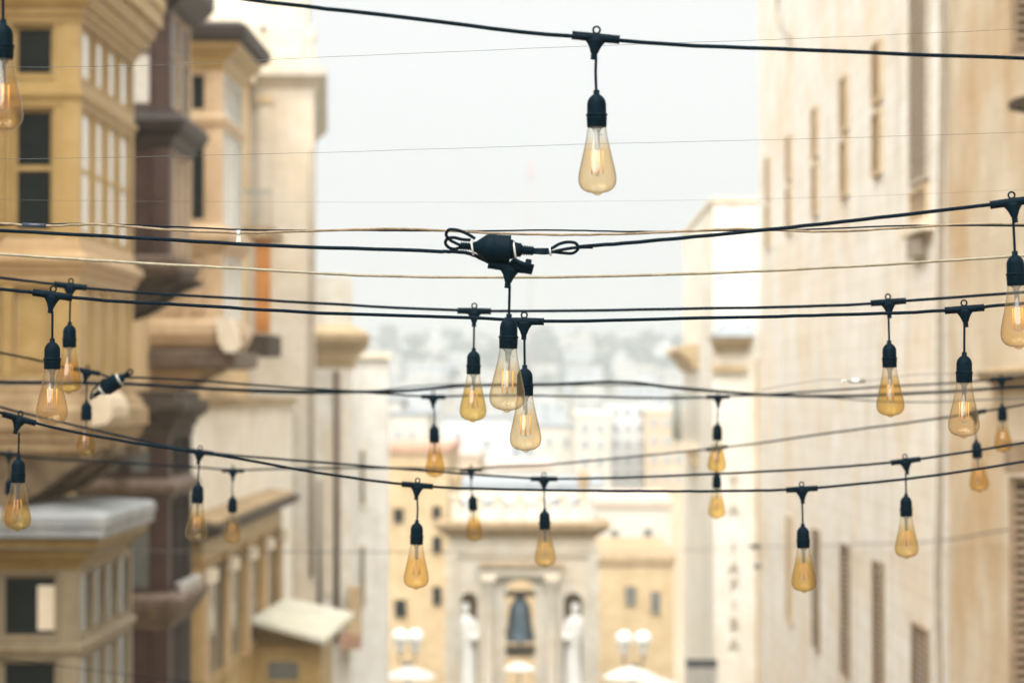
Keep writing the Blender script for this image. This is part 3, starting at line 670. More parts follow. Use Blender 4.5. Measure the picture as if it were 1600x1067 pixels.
for (a, b_, c, d_) in ((562, 572, 700, 790), (562, 572, 850, 950)):
    w_ = part('window', MB().box(WX(a, 76), WX(b_, 76), 75.93, 75.998, WZ(d_, 76), WZ(c, 76)), 'cream_stone', hF)
    part('pane', MB().box(WX(a + 2, 76), WX(b_ - 2, 76), 75.92, 75.929, WZ(d_ - 4, 76), WZ(c + 4, 76)), 'pane_grey', w_)

# ------------------------------------------------------------------ right side
hR = thing('tall_house', 'tall pale limestone house with tan shutters on the right side', 'building', (WR, 25, gz(25)))
part('wall', MB().box(WR, 16, 25.45, 48.8, gz(48) - 1, 19.5), 'limestone_y', hR)
hQ = thing('tall_house', 'golden stone house front with open shutters at the right edge', 'building', (WR, 20, gz(20)))
part('wall', MB().box(WR - 0.03, 16, 1.0, 25.44, gz(25) - 1, 19.0), 'golden_stone', hQ)
cols_d = [30.95, 34.4, 38.2, 42.4, 46.5]
for i, d in enumerate(cols_d):
    for (a, b_) in ((13.47, 12.67), (12.57, 11.74)):
        louvre_leaf(hR, WR - 0.05, WR - 0.004, d - 0.42, d + 0.42, b_, a, 'shutter_tan', 0.075)
    if i < 4:
        louvre_leaf(hR, WR - 0.05, WR - 0.004, d - 0.42, d + 0.42, 5.0 - i * 0.02, 6.82, 'shutter_brown' if i < 3 else 'shutter_tan', 0.075)
louvre_leaf(hR, WR - 0.05, WR - 0.004, 26.9, 28.0, 4.6, 6.35, 'shutter_brown', 0.075)
# tall grey window column nearer to the camera
for (a, b_, m_) in ((13.7, 11.35, 'shutter_grey'), (11.3, 10.9, 'shutter_tan')):
    louvre_leaf(hR, WR - 0.045, WR - 0.004, 26.8, 28.1, b_, a, m_, 0.09)
part('window_sill', MB().box(WR - 0.14, WR - 0.002, 26.5, 28.3, 10.76, 10.88), 'cream_stone', hR)
part('meter_box', MB().box(WR - 0.1, WR - 0.002, 27.0, 27.9, WZ(402, 27.4, 1440), WZ(374, 27.4, 1440)), 'pipe_grey', hR)
# pipe with slight wander
pts = [(1488, -60), (1489, 120), (1483, 330), (1479, 520), (1478, 760), (1471, 900), (1474, 1010), (1478, 1120)]
part('downpipe', MB().tube(catmull([(WR - 0.10 + (px - 1488) * 0.002, 25.3 - (px - 1488) * 0.012, WZ(py, 25.3, 1480)) for px, py in pts], 4), 0.035, 8), 'pipe_grey', hR)
cbl = [(1216, -40), (1214, 20), (1218, 40), (1232, 58)]
part('wall_cable', MB().tube(catmull([W(px, py, 4.1 * FPX / (px - 860)) for px, py in cbl], 5), 0.03, 6), 'pipe_grey', hR)
# shutter leaves that stand open at the right edge
louvre_leaf(hQ, WX(1577, 20.0), WR - 0.04, 20.0, 20.04, WZ(1130, 20), WZ(745, 20), 'shutter_brown', 0.07, True, 'y')
louvre_leaf(hQ, WX(1583, 20.0), WR - 0.04, 20.0, 20.04, WZ(86, 20), WZ(-40, 20), 'shutter_brown', 0.07, True, 'y')
part('lintel', MB().box(WX(1574, 20), WR - 0.032, 19.9, 20.16, WZ(738, 20), WZ(690, 20)), 'shutter_brown', hQ)
hd = MB()
zz = WZ(590, 21, 1550)
hd.loft([[(WR - 0.032, 19.6 - o, zz + h), (WR - 0.032 - o, 19.6 - o, zz + h), (WR - 0.032 - o, 22.6 + o, zz + h), (WR - 0.032, 22.6 + o, zz + h)] for o, h in ((0.02, -0.1), (0.06, -0.05), (0.16, 0.0), (0.18, 0.06), (0.05, 0.1))])
part('window_hood', hd, 'stained_stone', hQ)
part('bracket', MB().prism([(WX(1580, 20), WZ(160, 20)), (WR - 0.032, WZ(140, 20)), (WR - 0.032, WZ(185, 20)), (WX(1582, 20), WZ(172, 20))], 'y', 19.8, 20.1), 'dark_stone', hQ)
# stand-off brackets that carry the service wires
for py, L in ((853, 16), (884, 9)):
    p = W(1187, py, 48.6)
    bt = part('wire_bracket', MB().tube([(WR - 0.002, 48.55, p.z), (p.x - L * PXM(48.6), 48.55, p.z)], 0.05, 6), 'iron', hR)
# wide tan shutters standing open near the far corner
louvre_leaf(hR, WX(1190, 47.6), WR - 0.004, 47.6, 47.65, WZ(966, 47.6), WZ(800, 47.6), 'shutter_tan', 0.12, False, 'y') if WX(1190, 47.6) < WR - 0.1 else None

# corner house further on
hS = thing('corner_house', 'pale corner house beyond the side street with ochre hood and letters', 'building', (6, 60, gz(60)))
xs0 = WX(1115, 60)
house_box(hS, 'wall', [(xs0, 60), (15, 60), (15, 73.6), (xs0, 73.6)], gz(73) - 1, WZ(316, 60), 'limestone_bright')
part('parapet', MB().box(xs0 - 0.06, 15, 59.93, 73.6, WZ(316, 60) + 0.002, WZ(309, 60)), 'cream_stone', hS)
zs = lambda py: WZ(py, 60, 1140)
ho = thing('window_hood', 'ochre window hood with grey slanted roof on the corner house', 'hood', (WX(1140, 60), 59.5, zs(590)))
part('hood_roof', MB().loft([[(WX(1108, 60), 59.45, zs(526)), (WX(1178, 60), 59.45, zs(526)), (WX(1178, 60), 59.995, zs(526)), (WX(1108, 60), 59.995, zs(526))],
                              [(WX(1128, 60), 59.75, zs(504)), (WX(1176, 60), 59.75, zs(504)), (WX(1176, 60), 59.995, zs(504)), (WX(1128, 60), 59.995, zs(504))]]), 'grey_lead', ho)
part('hood_band', MB().loft([[(WX(a, 60), 60 - dd, zs(py)), (WX(b_, 60), 60 - dd, zs(py)), (WX(b_, 60), 59.996, zs(py)), (WX(a, 60), 59.996, zs(py))] for a, b_, dd, py in ((1116, 1168, .2, 546), (1110, 1172, .45, 534), (1106, 1174, .5, 527))]), 'ochre_stone', ho)
part('lower_band', MB().box(WX(1113, 60), WX(1168, 60), 59.86, 59.997, zs(581), zs(570)), 'ochre_stone', ho)
part('pilaster', MB().box(WX(1181, 60), WX(1190, 60), 59.9, 59.998, gz(60), zs(560)), 'ochre_stone', hS)
# end cornice and railed balcony on the street side
part('end_cornice', MB().loft([[(xs0 - o, 66, zs2), (xs0, 66, zs2), (xs0, 73.5, zs2), (xs0 - o, 73.5, zs2)] for o, zs2 in ((0.1, WZ(580, 72)), (0.25, WZ(566, 72)), (0.55, WZ(552, 72)), (0.5, WZ(546, 72)), (0.1, WZ(543, 72)))]), 'ochre_stone', hS)
bl = thing('open_balcony', 'railed balcony on ochre corbel at the edge of the corner house', 'balcony', (xs0, 68, WZ(735, 68)))
bx0 = WX(1062, 66)
part('floor_slab', MB().box(bx0, xs0 - 0.002, 66, 71, WZ(704, 66), WZ(692, 66)), 'cream_stone', bl)
part('corbel', MB().prism([(bx0 + 0.15, WZ(705, 66)), (xs0 - 0.003, WZ(705, 66)), (xs0 - 0.003, WZ(735, 66)), (bx0 + 0.4, WZ(728, 66))], 'y', 66.1, 66.6), 'ochre_stone', bl)
for k in range(8):
    x = bx0 + 0.04 + k * (xs0 - bx0 - 0.06) / 7
    part('baluster', MB().tube([(x, 66.04, WZ(692, 66)), (x, 66.04, WZ(618, 66))], 0.014, 6), 'iron_weathered', bl)
for k in range(11):
    part('baluster', MB().tube([(bx0 + 0.04, 66.4 + k * 0.44, WZ(692, 66)), (bx0 + 0.04, 66.4 + k * 0.44, WZ(618, 66))], 0.014, 6), 'iron_weathered', bl)
part('handrail', MB().box(bx0 + 0.02, xs0 - 0.004, 66.02, 66.06, WZ(618, 66), WZ(614, 66)), 'iron_weathered', bl)
part('handrail', MB().box(bx0 + 0.02, bx0 + 0.06, 66.061, 71, WZ(618, 66), WZ(614, 66)), 'iron_weathered', bl)
b9 = thing('open_balcony', 'black iron railed balcony at the bottom, below the vertical letters', 'balcony', (xs0, 62, WZ(1120, 62)))
c0, c1 = WX(1062, 62), WX(1108, 62)
part('floor_slab', MB().box(c0, xs0 + 0.3, 59.2, 59.98, WZ(1130, 60), WZ(1118, 60)), 'cream_stone', b9)
for k in range(9):
    x = c0 + 0.03 + k * (c1 - c0 - 0.06) / 8
    part('baluster', MB().tube([(x, 59.24, WZ(1118, 60)), (x, 59.24, WZ(1034, 60))], 0.016, 6), 'iron', b9)
part('handrail', MB().box(c0, c1, 59.2, 59.28, WZ(1036, 60), WZ(1024, 60)), 'iron', b9)
# vertical sign letters
sg = thing('vertical_sign', 'dark letters running down the pale corner house wall', 'sign', (WX(1146, 60), 59.97, zs(1010)))
for ch, py in (('T', 762), ('A', 803), ('I', 862), ('A', 893), ('P', 921), ('I', 951), ('B', 981), ('A', 1013)):
    me = text_mesh(ch, 0.42, 'sign_letter')
    o = bpy.data.objects.new('letter', me); col.objects.link(o); o.parent = sg
    o.location = Vector((WX(1146, 60), 59.972, zs(py))) - ORG[sg.name]; o.rotation_euler = (R(90), 0, 0)

# ------------------------------------------------------------------ belfry front at the end of the street
D = 85.0
x_ = lambda px: WX(px, D)
zb = lambda py: WZ(py, D, 812)
gB = gz(D)
bf = thing('belfry', 'cream stone belfry front with bell opening and statue niches at street end', 'belfry', (x_(812), D, gB))
def fbox(a, b, p0, p1, o=0.0, back=2.2): return MB().box(x_(a), x_(b), D - o, D + back, zb(p1), zb(p0))
# wall as piers and heads so that the bell opening goes right through
low = 1160
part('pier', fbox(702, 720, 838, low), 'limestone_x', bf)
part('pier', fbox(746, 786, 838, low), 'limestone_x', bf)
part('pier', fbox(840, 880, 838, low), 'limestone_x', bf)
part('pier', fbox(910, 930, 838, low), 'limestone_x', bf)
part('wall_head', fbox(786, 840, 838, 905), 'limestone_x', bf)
u = PXM(D)
for c in (764, 862):
    cb = (x_(c), D - .16, zb(1100))
    H_ = zb(906) - zb(1100)
    part('column', MB().lathe([(9 * u, 0), (9 * u, .25), (7 * u, .35), (7 * u, H_ * .5), (6.2 * u, H_ - .3), (8 * u, H_ - .22), (9 * u, H_ - .06), (9 * u, H_)], 16, cb), 'limestone_x', bf)
    part('capital', fbox(c - 11, c + 11, 898, 905.8, .42, .1), 'cream_stone', bf)
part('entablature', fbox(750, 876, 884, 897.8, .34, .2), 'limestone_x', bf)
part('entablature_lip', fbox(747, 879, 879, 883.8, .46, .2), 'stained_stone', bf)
oa = MB(); rr_ = (x_(840) - x_(786)) / 2; zc_ = zb(905) - rr_
for q in range(10):
    a0, a1 = math.pi * q / 10, math.pi * (q + 1) / 10
    oa.loft([[(xq, yq, zq_) for xq, zq_ in ((x_(813) + rr_ * math.cos(a0), zc_ + rr_ * math.sin(a0)), (x_(813) + rr_ * math.cos(a1), zc_ + rr_ * math.sin(a1)), (x_(813) + rr_ * math.cos(a1), zb(905) + .01), (x_(813) + rr_ * math.cos(a0), zb(905) + .01))] for yq in (D + .02, D + 2.1)])
part('opening_arch', oa, 'limestone_x', bf)
for a, b in ((720, 746), (880, 910)):
    part('niche_head', fbox(a, b, 838, 925), 'limestone_x', bf)
    part('niche_back', MB().box(x_(a), x_(b), D + 0.7, D + 2.2, zb(low), zb(925)), 'stained_stone', bf)  # darker than the wall, recess shade put into the niche colour
    c = (a + b) / 2; rr_ = (x_(b) - x_(a)) / 2
    arch = MB()
    poly = [(x_(a), zb(925)), (x_(a), zb(925) - rr_)] + [(x_(c) - rr_ * math.cos(t * math.pi / 8), zb(925) - rr_ + rr_ * math.sin(t * math.pi / 8) * 0.98) for t in range(1, 8)] + [(x_(b), zb(925) - rr_), (x_(b), zb(925))]
    for u, v in zip(poly[1:-2], poly[2:-1]):
        arch.loft([[(u[0], D, u[1]), (v[0], D, v[1]), (v[0], D, zb(925)), (u[0], D, zb(925))], [(u[0], D + .68, u[1]), (v[0], D + .68, v[1]), (v[0], D + .68, zb(925)), (u[0], D + .68, zb(925))]])
    part('niche_arch', arch, 'limestone_x', bf)
# quoins and jamb blocks
k = 0; py = 850
while py < 1080:
    lw_ = 7 if k % 2 else 3
    for a, b in ((702 - lw_, 714), (918, 930 + lw_)):
        part('quoin', fbox(a, b, py, py + 11.5, 0.12, 0.5), 'limestone_x', bf)
    if py > 905:
        part('quoin', fbox(770, 787 + (4 if k % 2 else 1), py, py + 11.5, 0.10, 0.6), 'limestone_x', bf)
        part('quoin', fbox(839 - (4 if k % 2 else 1), 856, py, py + 11.5, 0.10, 0.6), 'limestone_x', bf)
    py += 13; k += 1
def bl_ring(prof, m, name):
    return part(name, MB().loft([[(x_(702) - o, D - o, zz), (x_(930) + o, D - o, zz), (x_(930) + o, D + 2.2, zz), (x_(702) - o, D + 2.2, zz)] for o, zz in prof]), m, bf)
bl_ring([(0.02, zb(872)), (0.1, zb(868)), (0.12, zb(862)), (0.02, zb(860))], 'limestone_x', 'string_course')
bl_ring([(0.0, zb(840)), (0.12, zb(836)), (0.3, zb(831)), (0.42, zb(827))], 'stained_stone', 'cornice_soffit')
bl_ring([(0.42, zb(827) + .002), (0.5, zb(824)), (0.52, zb(816)), (0.1, zb(814))], 'stained_stone', 'cornice')
part('attic', fbox(706, 926, 790, 813.5, -0.1, 1.4), 'pale_render', bf)
for c in (712, 745, 778, 812, 846, 882, 912):
    part('attic_pier', fbox(c - 6, c + 6, 776, 813.6, 0.02, 1.5), 'cream_stone', bf)
part('attic_coping', fbox(703, 929, 772, 776, 0.1, 1.6), 'cream_stone', bf)
part('urn', MB().lathe([(0.001, 0), (0.16, 0), (0.08, 0.12), (0.22, 0.42), (0.24, 0.6), (0.1, 0.75), (0.001, 0.95)], 14, (x_(912), D + .6, zb(772))), 'stained_stone', bf)
part('urn', MB().lathe([(0.001, 0), (0.16, 0), (0.08, 0.12), (0.22, 0.42), (0.24, 0.6), (0.1, 0.75), (0.001, 0.95)], 14, (x_(712), D + .6, zb(772))), 'stained_stone', bf)
# bell
xb = x_(812)
u = PXM(D)
bell = thing('bell', 'large green bronze bell hanging in the belfry opening', 'bell', (xb, D + 0.6, zb(1008)))
part('bell_body', MB().lathe([(24 * u, 4 * u), (26 * u, 4.5 * u), (25 * u, 9 * u), (22 * u, 17 * u), (19.5 * u, 30 * u), (18 * u, 46 * u), (16.5 * u, 58 * u), (12 * u, 66 * u), (9 * u, 68 * u), (9 * u, 78 * u), (0.001, 78 * u)], 24, (xb, D + 0.6, zb(1008))), 'bronze_green', bell)
part('yoke', MB().box(x_(787), x_(839), D + 0.35, D + 0.85, zb(933), zb(925)), 'dark_stone', bell)
part('clapper', MB().lathe([(0.001, -14 * u), (5 * u, -10 * u), (4 * u, -4 * u), (1.5 * u, 2 * u), (1.5 * u, 30 * u)], 12, (xb, D + 0.6, zb(1008))), 'iron', bell)
part('bell_frame', MB().box(x_(790), x_(836), D + 0.2, D + 1.0, zb(1027), zb(1012)), 'dark_stone', bell)

# statues in the niches: one continuous draped figure each
def statue(px, lab, fl):
    X = x_(px); s_ = thing('statue', lab, 'statue', (X, D + 0.15, zb(1075)))
    zt_ = zb(942); zf = zb(1075); H = zt_ - zf
    prof = [(0.0, .30, .24), (.04, .29, .23), (.2, .25, .2), (.38, .235, .19), (.5, .22, .18), (.62, .25, .19), (.72, .29, .2), (.79, .31, .19), (.83, .22, .16), (.855, .10, .10), (.875, .085, .09), (.9, .12, .13), (.94, .135, .15), (.975, .11, .12), (1.0, .03, .03)]
    rings = []
    for t, a, b in prof:
        off = 0.05 * math.sin(t * 5) * fl
        rings.append([(X + off + a * H / 2.9 * 1.15 * math.cos(2 * math.pi * q / 20) * (1 + (.06 * math.cos(q * 2.5 + t * 3) if t < .6 else 0)), D + 0.2 + b * H / 2.9 * math.sin(2 * math.pi * q / 20), zf + t * H) for q in range(20)])
    bd = MB().loft(rings, smooth=True)
    sh = Vector((X + fl * .26 * H / 2.9, D + 0.15, zf + .77 * H))
    bd.tube(catmull([sh, sh + Vector((fl * .10, -.05, -.33)), sh + Vector((-fl * .02, -.28, -.56)), sh + Vector((-fl * .2, -.3, -.42))], 4), [.11, .11, .1, .1, .1, .095, .09, .085, .08, .07, .07, .06, .05], 8)
    part('figure', bd, 'marble_white', s_)
    part('plinth', MB().box(X - .42, X + .42, D - .1, D + .6, zb(1100), zb(1075)), 'marble_white', s_)
statue(729, 'white draped statue in the left niche of the belfry', 1)
statue(897, 'white draped statue in the right niche of the belfry', -1)

# white gabled stall roof and parasols low in front of the belfry
def parasol(px, py, d, wpx, lab):
    c = W(px, py, d); r_ = wpx / 2 * PXM(d); g0 = gz(d)
    t = thing('parasol', lab, 'parasol', (c.x, d, g0), 'parasols on the square')
    part('pole', MB().tube([(c.x, d, g0), (c.x, d, c.z)], 0.03, 8), 'iron', t)
    cn = MB(); n = 8
    cn.loft([[(c.x + r_ * f * math.cos(2 * math.pi * q / n), d + r_ * f * math.sin(2 * math.pi * q / n), c.z - h) for q in range(n)] for f, h in ((1, .75 * r_ * .6), (1.0, .62 * r_ * .6), (.55, .26 * r_ * .6), (.02, 0))])
    part('canopy', cn, 'canvas_white', t)
parasol(640, 1040, 80, 84, 'white parasol below the left globe lamps')
parasol(985, 1040, 80, 88, 'white parasol below the right globe lamps')
parasol(812, 1034, 81, 52, 'white pointed parasol below the bell')
parasol(1030, 1058, 76, 70, 'white parasol nearest the black railed balcony')

def lamp_post(px, pyg, d, gap, lab):
    c = W(px, pyg, d); g0 = gz(d); u_ = PXM(d)
    t = thing('street_lamp', lab, 'street lamp', (c.x, d, g0), 'globe street lamps')
    part('post', MB().lathe([(0.16, 0), (0.16, 0.3), (0.09, 0.5), (0.07, 1.2), (0.05, c.z - g0 - 1.0), (0.09, c.z - g0 - .9), (0.03, c.z - g0 - .8), (0.001, c.z - g0 - .7)], 12, (c.x, d, g0)), 'iron', t)
    for s in (-1, 1):
        xg = c.x + s * gap / 2 * u_
        part('arm', MB().tube(catmull([(c.x, d, c.z - .85), (c.x + s * .18, d, c.z - .95), (xg, d, c.z - .75), (xg, d, c.z - .42)], 5), 0.035, 6), 'iron', t)
        part('lamp_base', MB().lathe([(0.03, -.55), (0.13, -.5), (0.16, -.34), (0.12, -.27)], 12, (xg, d, c.z), cap=True), 'marble_white', t)
        part('globe', MB().lathe([(.28 * math.sin(math.pi * max(q, .02) / 10), -.28 * math.cos(math.pi * max(q, .02) / 10)) for q in range(11)], 18, (xg, d, c.z)), 'milk_glass', t)
lamp_post(637, 995, 82, 24, 'two white globes on a dark post left of the belfry')
lamp_post(990, 998, 82, 29, 'two white globes on a dark post right of the belfry')

# ------------------------------------------------------------------ houses behind the belfry
def block(label, a, b, ptop, d, dep, m, wins=(), pane='pane_dark', roof='grey_lead', group=None, cat='building', name='town_house'):
    r = thing(name, label, cat, (WX((a + b) / 2, d), d, gz(d)), group)
    part('wall', MB().box(WX(a, d), WX(b, d), d, d + dep, gz(d) - 4, WZ(ptop, d)), m, r)
    part('parapet', MB().box(WX(a, d) - .1, WX(b, d) + .1, d - .1, d + dep, WZ(ptop, d) + .003, WZ(ptop, d) + .3), roof, r)
    for (wx, wy, ww, wh) in wins:
        f = part('window', MB().box(WX(wx - ww / 2 - 1.5, d), WX(wx + ww / 2 + 1.5, d), d - .06, d - .002, WZ(wy + wh / 2 + 2, d), WZ(wy - wh / 2 - 2, d)), m, r)
        part('pane', MB().box(WX(wx - ww / 2, d), WX(wx + ww / 2, d), d - .075, d - .061, WZ(wy + wh / 2, d), WZ(wy - wh / 2, d)), pane, f)
    return r
block('ochre stone house with small dark windows left of the belfry', 600, 700, 708, 96, 12, 'ochre_stone', [(623, 805, 16, 22), (626, 950, 18, 28), (682, 800, 13, 20), (683, 850, 14, 26), (683, 930, 14, 28)], roof='terracotta')
r = block('ochre house with pale upper storey right of the belfry', 934, 1052, 880, 94, 12, 'ochre_stone', [(985, 930, 16, 30), (1024, 940, 14, 34)], 'pane_grey', roof='stained_stone')
block('ochre house wall seen through the bell opening', 701, 933, 895, 97, 10, 'ochre_stone', [])
block('pale house with plain wall behind the right house', 930, 1048, 792, 108, 12, 'far_cream', [(1012, 850, 12, 50), (960, 845, 12, 36)], 'pane_grey', roof='pale_tile')
block('long pale house with roof terrace behind the belfry cornice', 690, 940, 766, 122, 14, 'far_white', [(720, 792, 12, 20), (765, 790, 14, 18), (905, 785, 14, 22), (870, 786, 12, 20)], 'hazed_pane')
block('pink roofed house above the ochre house', 650, 748, 716, 140, 14, 'far_ochre', [(676, 735, 12, 16), (712, 738, 14, 16)], 'hazed_pane', roof='pale_tile')
block('cream apartment block beside the pink roofed house', 600, 668, 650, 190, 14, 'far_cream', [(622, 680, 10, 16), (644, 680, 10, 16)], 'hazed_pane')
block('low house with terracotta terrace in the middle distance', 740, 862, 732, 165, 14, 'far_cream', [(775, 752, 12, 14), (815, 752, 12, 14)], 'hazed_pane', roof='pale_tile')
def rows_of(xs_, ys_, w, h): return [(x, y, w, h) for x in xs_ for y in ys_]
block('narrow cream apartment block right of the centre bulbs', 900, 953, 650, 205, 14, 'far_cream', rows_of((914, 938), (668, 694, 720, 746), 11, 13), 'hazed_pane', roof='cream_stone')
block('pale apartment block with a raised roof behind the cream one', 948, 1014, 627, 214, 14, 'far_white', rows_of((962, 981, 1000), (643, 668, 693, 718, 743), 10, 11), 'hazed_pane')
block('ochre washed apartment block next to the railed balcony', 1009, 1068, 642, 208, 14, 'far_ochre', rows_of((1022, 1042, 1060), (660, 688, 716, 744), 10, 14), 'hazed_pane', roof='cream_stone')
block('pale house with flat roof left of the white apartment block', 835, 905, 668, 215, 14, 'far_cream', [(858, 690, 10, 14), (884, 690, 10, 14)], 'hazed_pane')
block('white house with a green window in the middle distance', 690, 800, 655, 228, 14, 'far_white', [(760, 692, 16, 12), (715, 680, 12, 12)], 'hazed_pane')
block('cream house partly hidden by the white corner house end', 560, 625, 628, 240, 14, 'far_cream', [(585, 660, 12, 12)], 'hazed_pane')

# far town across the water
rng = random.Random(3)
mat('shore_pale', (0.36, 0.38, 0.39), (0.44, 0.46, 0.47), rough=0.9, scale=0.15)
mat('shore_cream', (0.38, 0.36, 0.32), (0.46, 0.44, 0.40), rough=0.9, scale=0.15)
mats_far = ['shore_cream', 'shore_pale', 'shore_pale', 'shore_cream', 'far_white']
def far_house(x, y, w, h, dep, m):
    z0 = gz(y) - 2
    r = thing('far_house', 'small pale house on the blurred hillside across the harbour', 'house', (x, y, z0), 'houses on the far hillside')
    part('wall', MB().box(x - w / 2, x + w / 2, y, y + dep, z0 - 3, z0 + h), m, r)
    part('parapet', MB().box(x - w / 2 - .15, x + w / 2 + .15, y - .15, y + dep, z0 + h + .01, z0 + h + .7), 'far_cream', r)
    wn = MB(); n = max(2, int(w / 3.2)); fl = max(1, int(h / 3.6))
    for i in range(n):
        for j in range(fl):
            if rng.random() < .15: continue
            xx = x - w / 2 + (i + .5) * w / n; zz_ = z0 + h - 2.6 - j * 3.4
            wn.box(xx - .55, xx + .55, y - .08, y - .01, zz_, zz_ + 1.7)
    if rng.random() < .6:
        hx = x + rng.uniform(-w / 4, w / 4); hw = rng.uniform(1.5, 3)
        part('roof_hut', MB().box(hx - hw, hx + hw, y + 2, y + 6, z0 + h + .71, z0 + h + rng.uniform(2.4, 3.6)), m, r)
    if rng.random() < .5:
        part('water_tank', MB().lathe([(.001, 0), (.8, 0), (.8, 1.5), (.5, 1.8), (.001, 1.85)], 10, (x + rng.uniform(-w / 3, w / 3), y + 1, z0 + h + .71)), 'grey_lead', r)
    if wn.v: part('window_rows', wn, 'far_window', r, kind='stuff')
for row, y in enumerate((640, 700, 765, 830, 900, 975, 1050, 1120)):
    x = -0.085 * y - rng.uniform(0, 8)
    while x < 0.075 * y:
        w = rng.uniform(8, 17); h = rng.uniform(7, 13.5)
        if rng.random() > (0.12 if row < 5 else 0.42):
            far_house(x + w / 2, y + rng.uniform(-18, 18), w, h, 10, rng.choice(mats_far))
        x += w + rng.uniform(0, 7 if row < 5 else 14)
# tree belt on the ridge
tb = MB()
for i in range(480):
    x = rng.uniform(-130, 130); y = rng.uniform(840, 1170); z0 = gz(y) + rng.uniform(0, 2)
    s = rng.uniform(1.5, 4)
    for k in range(3):
        a = rng.uniform(0, 6.28); c = Vector((x + rng.uniform(-2, 2), y, z0 + s * .4 + rng.uniform(0, s)))
        e1 = Vector((math.cos(a), math.sin(a), rng.uniform(-.4, .4))) * s; e2 = Vector((rng.uniform(-.4, .4), rng.uniform(-.4, .4), 1)) * s * .8
        tb.quad([c - e1 - e2, c + e1 - e2, c + e1 + e2, c - e1 + e2])
solo('hillside_trees', tb, 'hill', 'dark scrub and trees between houses on the far ridge', 'trees', kind='stuff')
# distant tower crane
cp_ = W(829, 330, 640); cz0 = gz(640)
cr = thing('tower_crane', 'faint red tower crane far away above the roofs', 'crane', (cp_.x, 640, cz0))
ctop = WZ(246, 640, 829)
m_ = MB()
for sx in (-.6, .6):
    for sy in (-.6, .6): m_.tube([(cp_.x + sx, 640 + sy, cz0), (cp_.x + sx, 640 + sy, ctop)], .07, 4)
zq = cz0
while zq < ctop - 2: m_.tube([(cp_.x - .6, 639.4, zq), (cp_.x + .6, 639.4, zq + 2)], .08, 4); zq += 2
part('mast', m_, 'crane_red', cr)
part('jib', MB().tube([(cp_.x - .2, 640, ctop - 2), (cp_.x + .4, 676, ctop - 2)], .3, 4), 'crane_red', cr)
part('cab', MB().box(cp_.x - .9, cp_.x + .9, 638.4, 639.3, ctop - 5, ctop - 2.6), 'crane_red', cr)

# ------------------------------------------------------------------ string light pieces (shared meshes, origin at the tee centre)
def mm(l): return [(r / 1000, z / 1000) for r, z in l]
def tee_mb(ribs=True):
    b = MB()
    prof = [(-40, 4.0), (-39.8, 7.6)]
    if ribs:
        for k in range(4): prof += [(-38 + k * 3.2, 7.8), (-37 + k * 3.2, 6.8), (-36 + k * 3.2, 6.8), (-35.6 + k * 3.2, 7.8)]
    prof += [(-25, 7.4), (-12, 7.5), (0, 7.7), (12, 7.5), (25, 7.4)]
    if ribs:
        for k in range(4): prof += [(25.6 + k * 3.2, 7.8), (26 + k * 3.2, 6.8), (27 + k * 3.2, 6.8), (28 + k * 3.2, 7.8)]
    prof += [(39.8, 7.6), (40, 4.0)]
    b.loft([[(x / 1000, r / 1000 * .9 * math.cos(2 * math.pi * k / 12), r / 1000 * math.sin(2 * math.pi * k / 12)) for k in range(12)] for x, r in prof], smooth=True)
    # webbed funnel to the drop cord
    fun = [(0, 19, 7), (-6, 17.5, 6.8), (-10, 14, 6.5), (-15, 10.8, 6.2), (-20, 8.5, 6), (-25, 6.6, 5.6), (-27, 6.2, 5.6), (-27.5, 5, 4.8), (-29.5, 5, 4.8), (-30, 6, 5.4), (-31.5, 6, 5.4), (-32, 4.8, 4.6), (-34, 4.8, 4.6), (-34.5, 5.7, 5.2), (-37, 5.5, 5), (-37.4, 3, 3)]
    b.loft([[(a / 1000 * math.cos(2 * math.pi * k / 14), c / 1000 * math.sin(2 * math.pi * k / 14), z_ / 1000) for k in range(14)] for z_, a, c in fun], smooth=True)
    return b
def eye_mb():
    e = MB(); n = 18; rings = []
    for i in range(n):
        a = 2 * math.pi * i / n; c = Vector((0, 0, .0125)); rd = Vector((math.cos(a), 0, math.sin(a)))
        rings.append([c + rd * (.0058 + .0017 * math.cos(2 * math.pi * q / 8)) + Vector((0, .0024 * math.sin(2 * math.pi * q / 8), 0)) for q in range(8)])
    rings.append(rings[0]); e.loft(rings, cap=False, smooth=True)
    return e
ME = {}
ME['tee'] = tee_mb().mesh('tee_connector', 'black_rubber')
ME['eye'] = eye_mb().mesh('hanging_eye', 'black_rubber')
ME['socket'] = MB().lathe(mm([(0.1, -88), (4.6, -88), (5.2, -88.6), (5.2, -95), (6.5, -96), (10, -98.5), (13.2, -102.5), (15.2, -107), (16.0, -112), (16.1, -128)]), 28).mesh('socket', 'black_rubber')
ME['collar'] = MB().lathe(mm([(16.1, -127.5), (17.8, -128), (18.0, -129), (18.0, -131), (17.4, -131.6), (16.6, -132), (16.6, -133.5), (17.2, -134.2), (17.2, -136), (16.7, -137), (16.6, -146), (16.2, -150), (15.0, -150.2), (14.8, -146)]), 28).mesh('collar', 'black_rubber')
GP = [(15.2, -147), (15.6, -152), (16.6, -158), (18.2, -168), (20.4, -179), (23.0, -191), (26.0, -204), (28.8, -216), (31.0, -227), (31.9, -234), (31.8, -240), (30.4, -246.5), (27.5, -251.5), (23.0, -255.6), (17.5, -258.4), (12.5, -259.6), (9.0, -260.2), (7.0, -261.2), (5.6, -262.6), (3.6, -263.8), (1.5, -264.4), (0.05, -264.5)]
ME['glass_pale'] = MB().lathe(mm(GP), 40).mesh('bulb', 'bulb_glass_pale')
ME['glass_amber'] = MB().lathe(mm(GP), 40).mesh('bulb', 'bulb_glass_amber')
